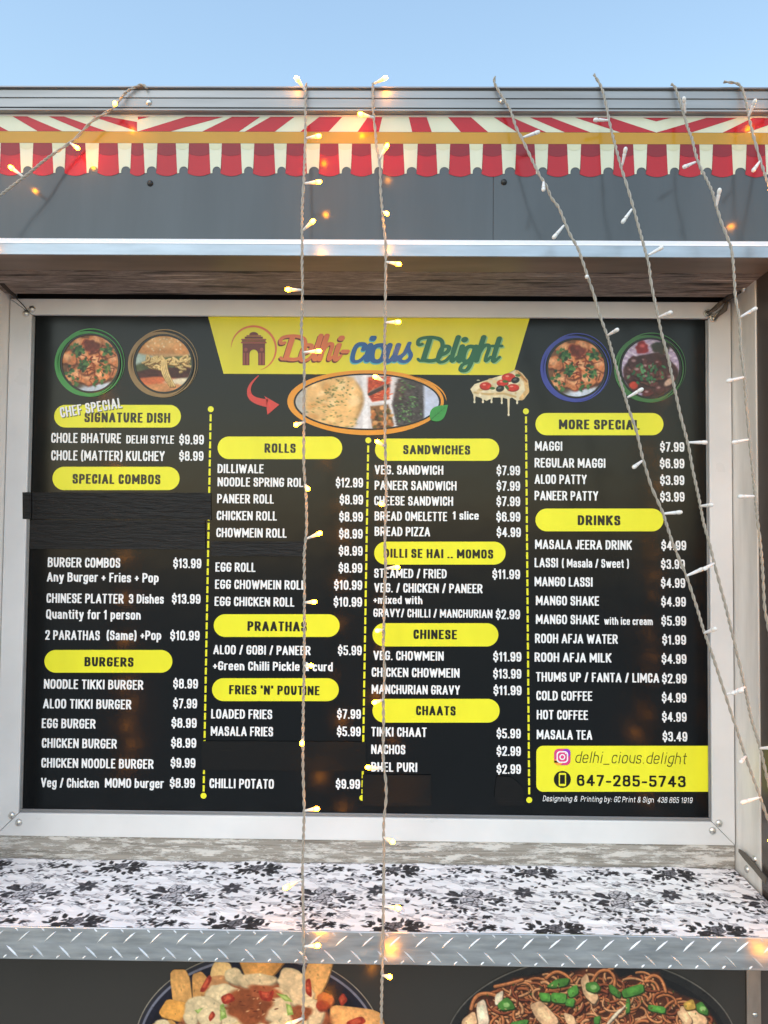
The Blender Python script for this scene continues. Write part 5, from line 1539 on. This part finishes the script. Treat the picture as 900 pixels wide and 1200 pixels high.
# a bulb of unit length along +Z, 37 mm in reality: tapered husk, then the LED
def mesh_of(name, vf, mat):
    me = bpy.data.meshes.new(name); me.from_pydata([tuple(p) for p in vf[0]], [], vf[1]); me.update(); me.materials.append(mat)
    me.polygons.foreach_set('use_smooth', [True] * len(me.polygons))
    return me
husk_me = mesh_of('bulb_husk', lathe([(.0022, 0), (.0026, .004), (.0030, .010), (.0036, .018), (.0040, .023), (.0038, .0245)]), M['husk'])
husk_lit = mesh_of('lit_bulb_husk', lathe([(.0022, 0), (.0026, .004), (.0030, .010), (.0036, .018), (.0040, .023), (.0038, .0245)]), M['lit_husk'])
led_prof = [(.0034, .0246), (.0042, .0270), (.0047, .0305), (.0046, .0335), (.0038, .0362), (.0022, .0378), (.0006, .0384)]
led_on = mesh_of('lit_led', lathe(led_prof), M['lit']); led_off = mesh_of('dark_led', lathe(led_prof), M['unlit'])

def string(label, path, depth, bulbs, lit, seed, group='fairy light strings hanging down the truck front'):
    """path in design units with a depth (y) for each point; bulbs = (base, tip) pairs"""
    path = np.array(path, float)
    dp = np.interp(path[:, 1], [d_[0] for d_ in depth], [d_[1] for d_ in depth]) if isinstance(depth, list) else depth(path)
    K = np.array([on_y(u, v, y) for (u, v), y in zip(path, dp)])
    root = thing('string_light', label, 'string light', tuple(K[0]), group)
    base = K[0]
    # resample, then lay two wires in a twist round the path
    seg = np.linalg.norm(np.diff(K, axis=0), axis=1); s = np.concatenate([[0], np.cumsum(seg)])
    ns = int(s[-1] / .0035) + 2
    ss = np.linspace(0, s[-1], ns)
    Q = np.stack([np.interp(ss, s, K[:, k]) for k in range(3)], 1)
    for _ in range(5):                                    # soften the corners
        Q[1:-1] = (Q[:-2] + 2 * Q[1:-1] + Q[2:]) / 4
    rs = np.random.RandomState(seed)
    ph = np.cumsum(1 + .25 * np.interp(ss, np.linspace(0, s[-1], 40), rs.randn(40))) * .0035 / .034 * 2 * math.pi
    T = np.gradient(Q, axis=0); T /= np.linalg.norm(T, axis=1)[:, None]
    a = np.cross(T, (0, 1, 0)); a /= np.linalg.norm(a, axis=1)[:, None] + 1e-9
    b = np.cross(T, a)
    mb = MB()
    for k in range(2):
        o_ = .0017 * (np.cos(ph + math.pi * k)[:, None] * a + np.sin(ph + math.pi * k)[:, None] * b)
        mb.tube(Q + o_ - base, .0019, 6)
    mb.build('cable', M['wire'], root, True)
    for (bu, bv), (tu, tv) in bulbs:
        dy = np.interp(bv, path[np.argsort(path[:, 1]), 1], dp[np.argsort(path[:, 1])])
        p0 = on_y(bu, bv, dy); p1 = on_y(tu, tv, dy)
        d_ = p1 - p0; L = np.linalg.norm(d_)
        full = .0384
        out = math.sqrt(max(0, full ** 2 - L ** 2)) if L < full else 0
        # short in the picture = pointing out towards the street
        out *= -1
        p1 = p0 + np.array([d_[0], 0, d_[2]]) + np.array([0, out, 0])
        dirv = Vector(p1 - p0).normalized()
        h_ = bpy.data.objects.new('bulb', husk_lit if lit else husk_me); link(h_, root)
        h_.location = Vector(p0 - base); h_.rotation_mode = 'QUATERNION'; h_.rotation_quaternion = dirv.to_track_quat('Z', 'Y')
        sc_ = min(max(L, full) / full, 1.25)
        h_.scale = (1, 1, sc_)
        t_ = bpy.data.objects.new('led_tip', led_on if lit else led_off); link(t_, h_)
    return root
DEP = [(60, -.268), (100, -.272), (135, -.283), (215, -.335), (300, -.355), (600, -.362), (1000, -.372), (1140, -.384), (1400, -.390)]
c2 = [(359, 98), (358.6, 107), (358, 130), (358, 165), (357, 190), (356, 215), (354.5, 235), (354, 260), (354.2, 290), (354, 315), (354.6, 330), (354.4, 345), (354, 365), (353, 385), (354.6, 405), (356.6, 425), (356.6, 450), (356, 475), (356.6, 492), (356, 515), (356, 545), (357, 560), (359, 585), (359.4, 620), (356.4, 650), (356.8, 690), (356.6, 740), (356.4, 790), (355.4, 830), (355, 866), (355, 900), (356.6, 948), (355.4, 985), (354.4, 1015), (355.5, 1080), (356.2, 1130), (355.4, 1180), (354, 1230), (354, 1330)]
b2 = [((358.4, 107), (347, 95)), ((359, 162), (377, 163)), ((357, 215), (377, 213)), ((355, 270), (370, 262)), ((354, 340), (335.5, 342)), ((355.5, 413), (377, 411)), ((356, 495), (347.5, 501)), ((357.6, 568), (363.5, 575)), ((360, 631), (378, 624)), ((357.4, 706), (372, 704)), ((357, 780), (368, 777)), ((355, 866), (356, 866.5)), ((357, 950), (375, 944)), ((354.6, 1030), (332, 1042)), ((356.4, 1109), (376, 1104)), ((355, 1193), (336, 1196)), ((354, 1270), (372, 1266))]
string('lit fairy light string hanging straight down across the letters of Delhi and ROLLS', c2, DEP, b2, True, 1)
c3 = [(437, 97), (437.2, 115), (437.4, 130), (438.4, 142), (440, 155), (441, 170), (443, 180), (445.6, 195), (446.2, 225), (448.4, 250), (450.4, 270), (452, 285), (452.2, 300), (452, 330), (451.4, 360), (451.6, 375), (450.6, 400), (451, 430), (451.5, 455), (451.2, 490), (451.2, 515), (452.2, 550), (452.8, 580), (451.4, 615), (451, 640), (452, 660), (450.2, 700), (450, 730), (449, 760), (451, 785), (449.2, 820), (449.6, 850), (448.8, 880), (449.4, 895), (452.2, 915), (452.8, 935), (449.8, 960), (449.4, 975), (450, 1000), (449.2, 1060), (448.8, 1110), (447.6, 1150), (446, 1230), (445, 1330)]
b3 = [((438, 98), (454, 97)), ((438, 138), (420, 137)), ((444.6, 187), (455, 173)), ((448.6, 248), (454.5, 258)), ((452.4, 307), (470, 313)), ((451.6, 378), (469.5, 380)), ((451, 447), (438, 444)), ((451, 523), (441, 519)), ((452.4, 593), (446, 591)), ((452.4, 666), (468, 664)), ((449.6, 738), (441, 737)), ((449.2, 820), (437.5, 820)), ((449.6, 901), (428, 899)), ((449.6, 981), (462, 980.5)), ((449.2, 1062), (470, 1062)), ((448.4, 1143), (458.5, 1135)), ((446, 1225), (430, 1228))]
string('lit fairy light string hanging straight down across the letters of cious and SANDWICHES', c3, DEP, b3, True, 2)
c4 = [(580, 90), (578.6, 95), (581, 101), (588, 112), (598, 128), (605, 150), (612, 163), (621, 182), (632, 205), (640, 217), (646, 232), (655, 243), (661, 258), (668, 275), (678, 292), (684, 310), (690, 328), (695, 342), (703, 370), (713, 397), (725, 440), (737, 480), (746.5, 507), (753, 537), (763, 570), (776.5, 600), (787, 633), (795, 653), (804.5, 675), (817, 713), (824, 737), (837, 774), (854, 827), (867, 866), (874, 888), (890, 932), (898, 955), (912, 990), (935, 1060), (945, 1150), (950, 1330)]
b4 = [((613, 161), (633, 154)), ((637, 213), (634.5, 229)), ((661, 264), (647.5, 280)), ((687, 325), (683, 331)), ((712, 393), (719, 391)), ((735, 466), (751, 457)), ((752.5, 540), (738, 549.5)), ((777, 602), (800, 600)), ((804, 675), (825, 666)), ((825, 742), (832, 734)), ((851, 814), (866, 806)), ((874, 886), (860, 889)), ((891, 934), (867, 941))]
string('unlit fairy light string slanting across CIAL of MORE SPECIAL and the drinks prices', c4, DEP, b4, False, 3)
c5 = [(696, 87), (699.5, 93), (703, 98), (707, 108), (711, 125), (713.5, 140), (717, 155), (721, 170), (725, 185), (729, 200), (734, 215), (740, 235), (745.5, 255), (751, 275), (756.5, 295), (761, 312), (762, 325), (765, 342), (769, 360), (775, 390), (783, 419), (789, 448), (797, 485), (807, 523), (812, 552), (818.5, 581), (824.5, 613), (831.5, 637), (836.5, 658), (851, 713), (863, 763), (873, 806), (880.5, 843), (891, 877), (900, 917), (918, 980), (940, 1060), (952, 1150), (955, 1330)]
b5 = [((713, 141), (694, 143)), ((729, 194), (730, 178)), ((740.5, 245), (728.5, 262)), ((759.5, 299), (777.5, 289)), ((771.5, 372), (781, 371)), ((807, 518.5), (829.5, 518.5)), ((821, 593), (827, 592.5)), ((837, 660), (820, 667)), ((873, 805), (854, 812)), ((890.5, 877), (901, 871))]
string('unlit fairy light string slanting over the dark dish picture and the $7.99 of MAGGI', c5, DEP, b5, False, 4)
c6 = [(786.5, 98.5), (790, 99.5), (795, 112), (801, 133), (806, 150), (811, 162), (815, 180), (820, 195), (828, 210), (835, 225), (839, 240), (845, 260), (852, 277), (857, 290), (859, 305), (860, 318), (861, 335), (861.5, 347), (867, 376), (868, 408), (872.5, 440), (875, 480), (879, 523), (883, 560), (888, 613), (891.5, 640), (893.5, 664), (896, 713), (901, 740), (915, 800), (935, 900), (948, 1000), (958, 1150), (960, 1330)]
b6 = [((803, 133), (796, 121)), ((815, 190), (798, 199)), ((839.5, 242), (839, 225)), ((867, 372), (882, 364)), ((872, 442), (851, 447)), ((878, 515), (857, 519)), ((885, 581.5), (864, 582))]
string('unlit fairy light string running down beside the bare metal jamb right of the board', c6, DEP, b6, False, 5)
c7 = [(848, 96), (857, 96.5), (866, 98), (871, 106), (875, 122), (878, 138), (881, 152), (886, 170), (891, 188), (896.5, 205), (903, 222), (915, 260), (935, 340), (950, 450), (965, 700), (970, 1330)]
b7 = [((877, 137), (879, 124)), ((890.5, 189), (879, 204)), ((908, 240), (918, 250))]
string('short stretch of unlit fairy lights crossing the far right end of the printed awning', c7, DEP, b7, False, 6)
c8 = [(908, 92), (911, 110), (911, 240), (909, 400), (908, 600), (908, 800), (906, 1000), (906, 1150), (906, 1330)]
b8 = [((911, 124), (896.5, 126)), ((911, 226), (895.5, 228)), ((909.5, 305), (913, 318)), ((909, 385), (926, 384)), ((909, 465), (913, 478)), ((909, 540), (925, 538)), ((908, 622), (912, 636)), ((908, 700), (923, 696)), ((908, 770), (912, 782)), ((908, 845), (922, 842)), ((907, 920), (911, 930)), ((906.5, 980), (893.5, 979.5)), ((906, 1060), (912, 1074)), ((906, 1150), (922, 1146)), ((906, 1210), (922, 1214))]
string('lit fairy light string at the right border, bulb ends showing beside the dark return panel', c8, [(60, -.268), (100, -.275), (230, -.33), (400, -.38), (1000, -.40), (1400, -.41)], b8 + [((908.5, y_), (908.5 + s_ * 11, y_ - 3)) for y_, s_ in ((345, 1), (425, 1), (502, 1), (580, 1), (662, 1), (735, 1), (808, 1), (882, 1), (950, 1), (1020, 1), (1105, 1))], True, 7)  # extra unseen bulbs added between the others for more warm glow on the frame
c1 = [(172, 104), (169.5, 99.5), (166, 98.5), (160, 101.5), (149, 106.5), (141, 116), (133, 127), (120, 134.5), (107.6, 142), (99, 151), (92, 159), (80.7, 168.5), (70, 175.5), (58.7, 183), (48, 191), (39, 199), (30, 206), (21, 213), (10, 221.5), (0, 229), (-18, 246), (-36, 268), (-44, 300), (-47, 400), (-50, 600), (-55, 800), (-60, 1000), (-64, 1150), (-66, 1330)]
b1 = [((133, 126), (141.5, 130)), ((82, 167.5), (95.5, 178.5)), ((27, 207), (10.5, 194.5)), ((-30, 260), (-48, 262)), ((-45, 340), (-30, 344)), ((-47, 420), (-62, 424)), ((-48, 500), (-33, 504)), ((-50, 580), (-34, 584)), ((-52, 660), (-37, 664)), ((-54, 740), (-38, 744)), ((-56, 820), (-40, 824)), ((-58, 900), (-42, 904)), ((-60, 980), (-43, 984)), ((-62, 1060), (-46, 1064))]
def dep1(path):
    return np.interp(path[:, 1], [95, 105, 128, 170, 215, 260, 600, 1000, 1150, 1400], [-.266, -.272, -.280, -.282, -.315, -.335, -.44, -.46, -.47, -.47])
string('lit fairy light string swept diagonally across the left end of the printed awning', c1, dep1, b1 + [((-47, y_), (-36, y_ + 3)) for y_ in (380, 940, 1020)], True, 8)  # a few more bulbs added out of view to strengthen the glow

# ---------------------------------------------------------------- cords that tie the frame's corners
def px_x(px, py, x):
    d = ray(px, py); t = (x - CAMPOS[0]) / d[0]
    return CAMPOS + d * t
mb = MB()
A = on_y(829, 367.8, -.017); B = on_y(851, 351.5, -.030)
for off_, w_ in ((-.004, .0035), (.006, .0035)):
    mid = (A + B) / 2 + np.array([off_ * 1.2, -.006, off_ * 1.6])
    mb.tube([A, A * .6 + mid * .4 + (0, -.003, 0), mid, B * .6 + mid * .4, B], [w_ * .7, w_, w_ * 1.25, w_, w_ * .7], 8)
C_ = on_y(838, 373, -.017); D_ = on_y(852, 354, -.032)
mb.tube([C_, (C_ + D_) / 2 + np.array([.008, -.004, .002]), D_], [.0022, .0075, .004], 8)
o = mb.build('tie_strap', M['strap'], None, True); tag(o, 'grey looped strap hooked on the two ring screws at the frame corner below the soffit', 'strap')
o = MB()
p0 = on_y(848, 353.5, -.033); p1 = px_x(866, 340, XR - .004); p2 = px_x(880, 327, XR - .003)
o.tube([p0, (p0 + p1) / 2, p1, (p1 + p2) / 2 + np.array([0, 0, .002]), p2], [.006, .0075, .009, .0075, .006], 8)
o.tube([p1 + np.array([-.012, 0, .012]), p1 + np.array([.0, -.005, .02]), p2 + np.array([-.004, .01, .006])], [.005, .008, .004], 8)
o = o.build('cord', M['rope'], None, True); tag(o, 'dark knotted cord running up from the looped strap into the soffit corner', 'cord')
d_ = MB().dome((0, 0, 0), .0095, .007)
c_ = px_x(871.5, 338.5, XR - .002)
part(MB().add([(c_[0] + v[1], c_[1] + v[0], c_[2] + v[2]) for v in d_.v], d_.f), 'jamb_screw', M['screw'], True)
mb = MB()
mb.tube([on_y(34, 366, -.0142), on_y(27, 357.5, -.0142), on_y(19.5, 350, -.0142)], .0011, 6)
mb.tube([on_y(19.5, 350, -.0142), on_y(16.5, 346, -.03), on_y(11, 341, -.05), on_y(2, 331, -.10)], [.0022, .0045, .006, .007], 8)
o = mb.build('cord', M['rope'], None, True); tag(o, 'thin dark cord from the upper left frame screws to the soffit', 'cord')
mb = MB()
a = px_x(866.5, 996.5, XR - .003); b_ = px_x(873, 1003, XR - .004); c_ = px_x(884, 1015, XR - .004); e_ = px_x(898, 1032, XR - .004)
for k, (p, q_) in enumerate(((a, b_), (b_, c_), (c_, e_))):
    w_ = .007 if k else .004
    t_ = (q_ - p) / np.linalg.norm(q_ - p); n_ = np.cross(t_, (1, 0, 0)); n_ /= np.linalg.norm(n_)
    w0 = .004 if k == 0 else .0085
    w1 = .0085
    v = [p + n_ * w0, p - n_ * w0, q_ - n_ * w1, q_ + n_ * w1]
    v += [x + np.array([-.0025, 0, 0]) for x in v]
    mb.add(v, [(0, 1, 2, 3), (7, 6, 5, 4), (0, 4, 5, 1), (1, 5, 6, 2), (2, 6, 7, 3), (3, 7, 4, 0)])
o = mb.build('tie_strap', M['strap'], None); tag(o, 'flat grey strap leaving the lower right frame corner along the metal jamb', 'strap')
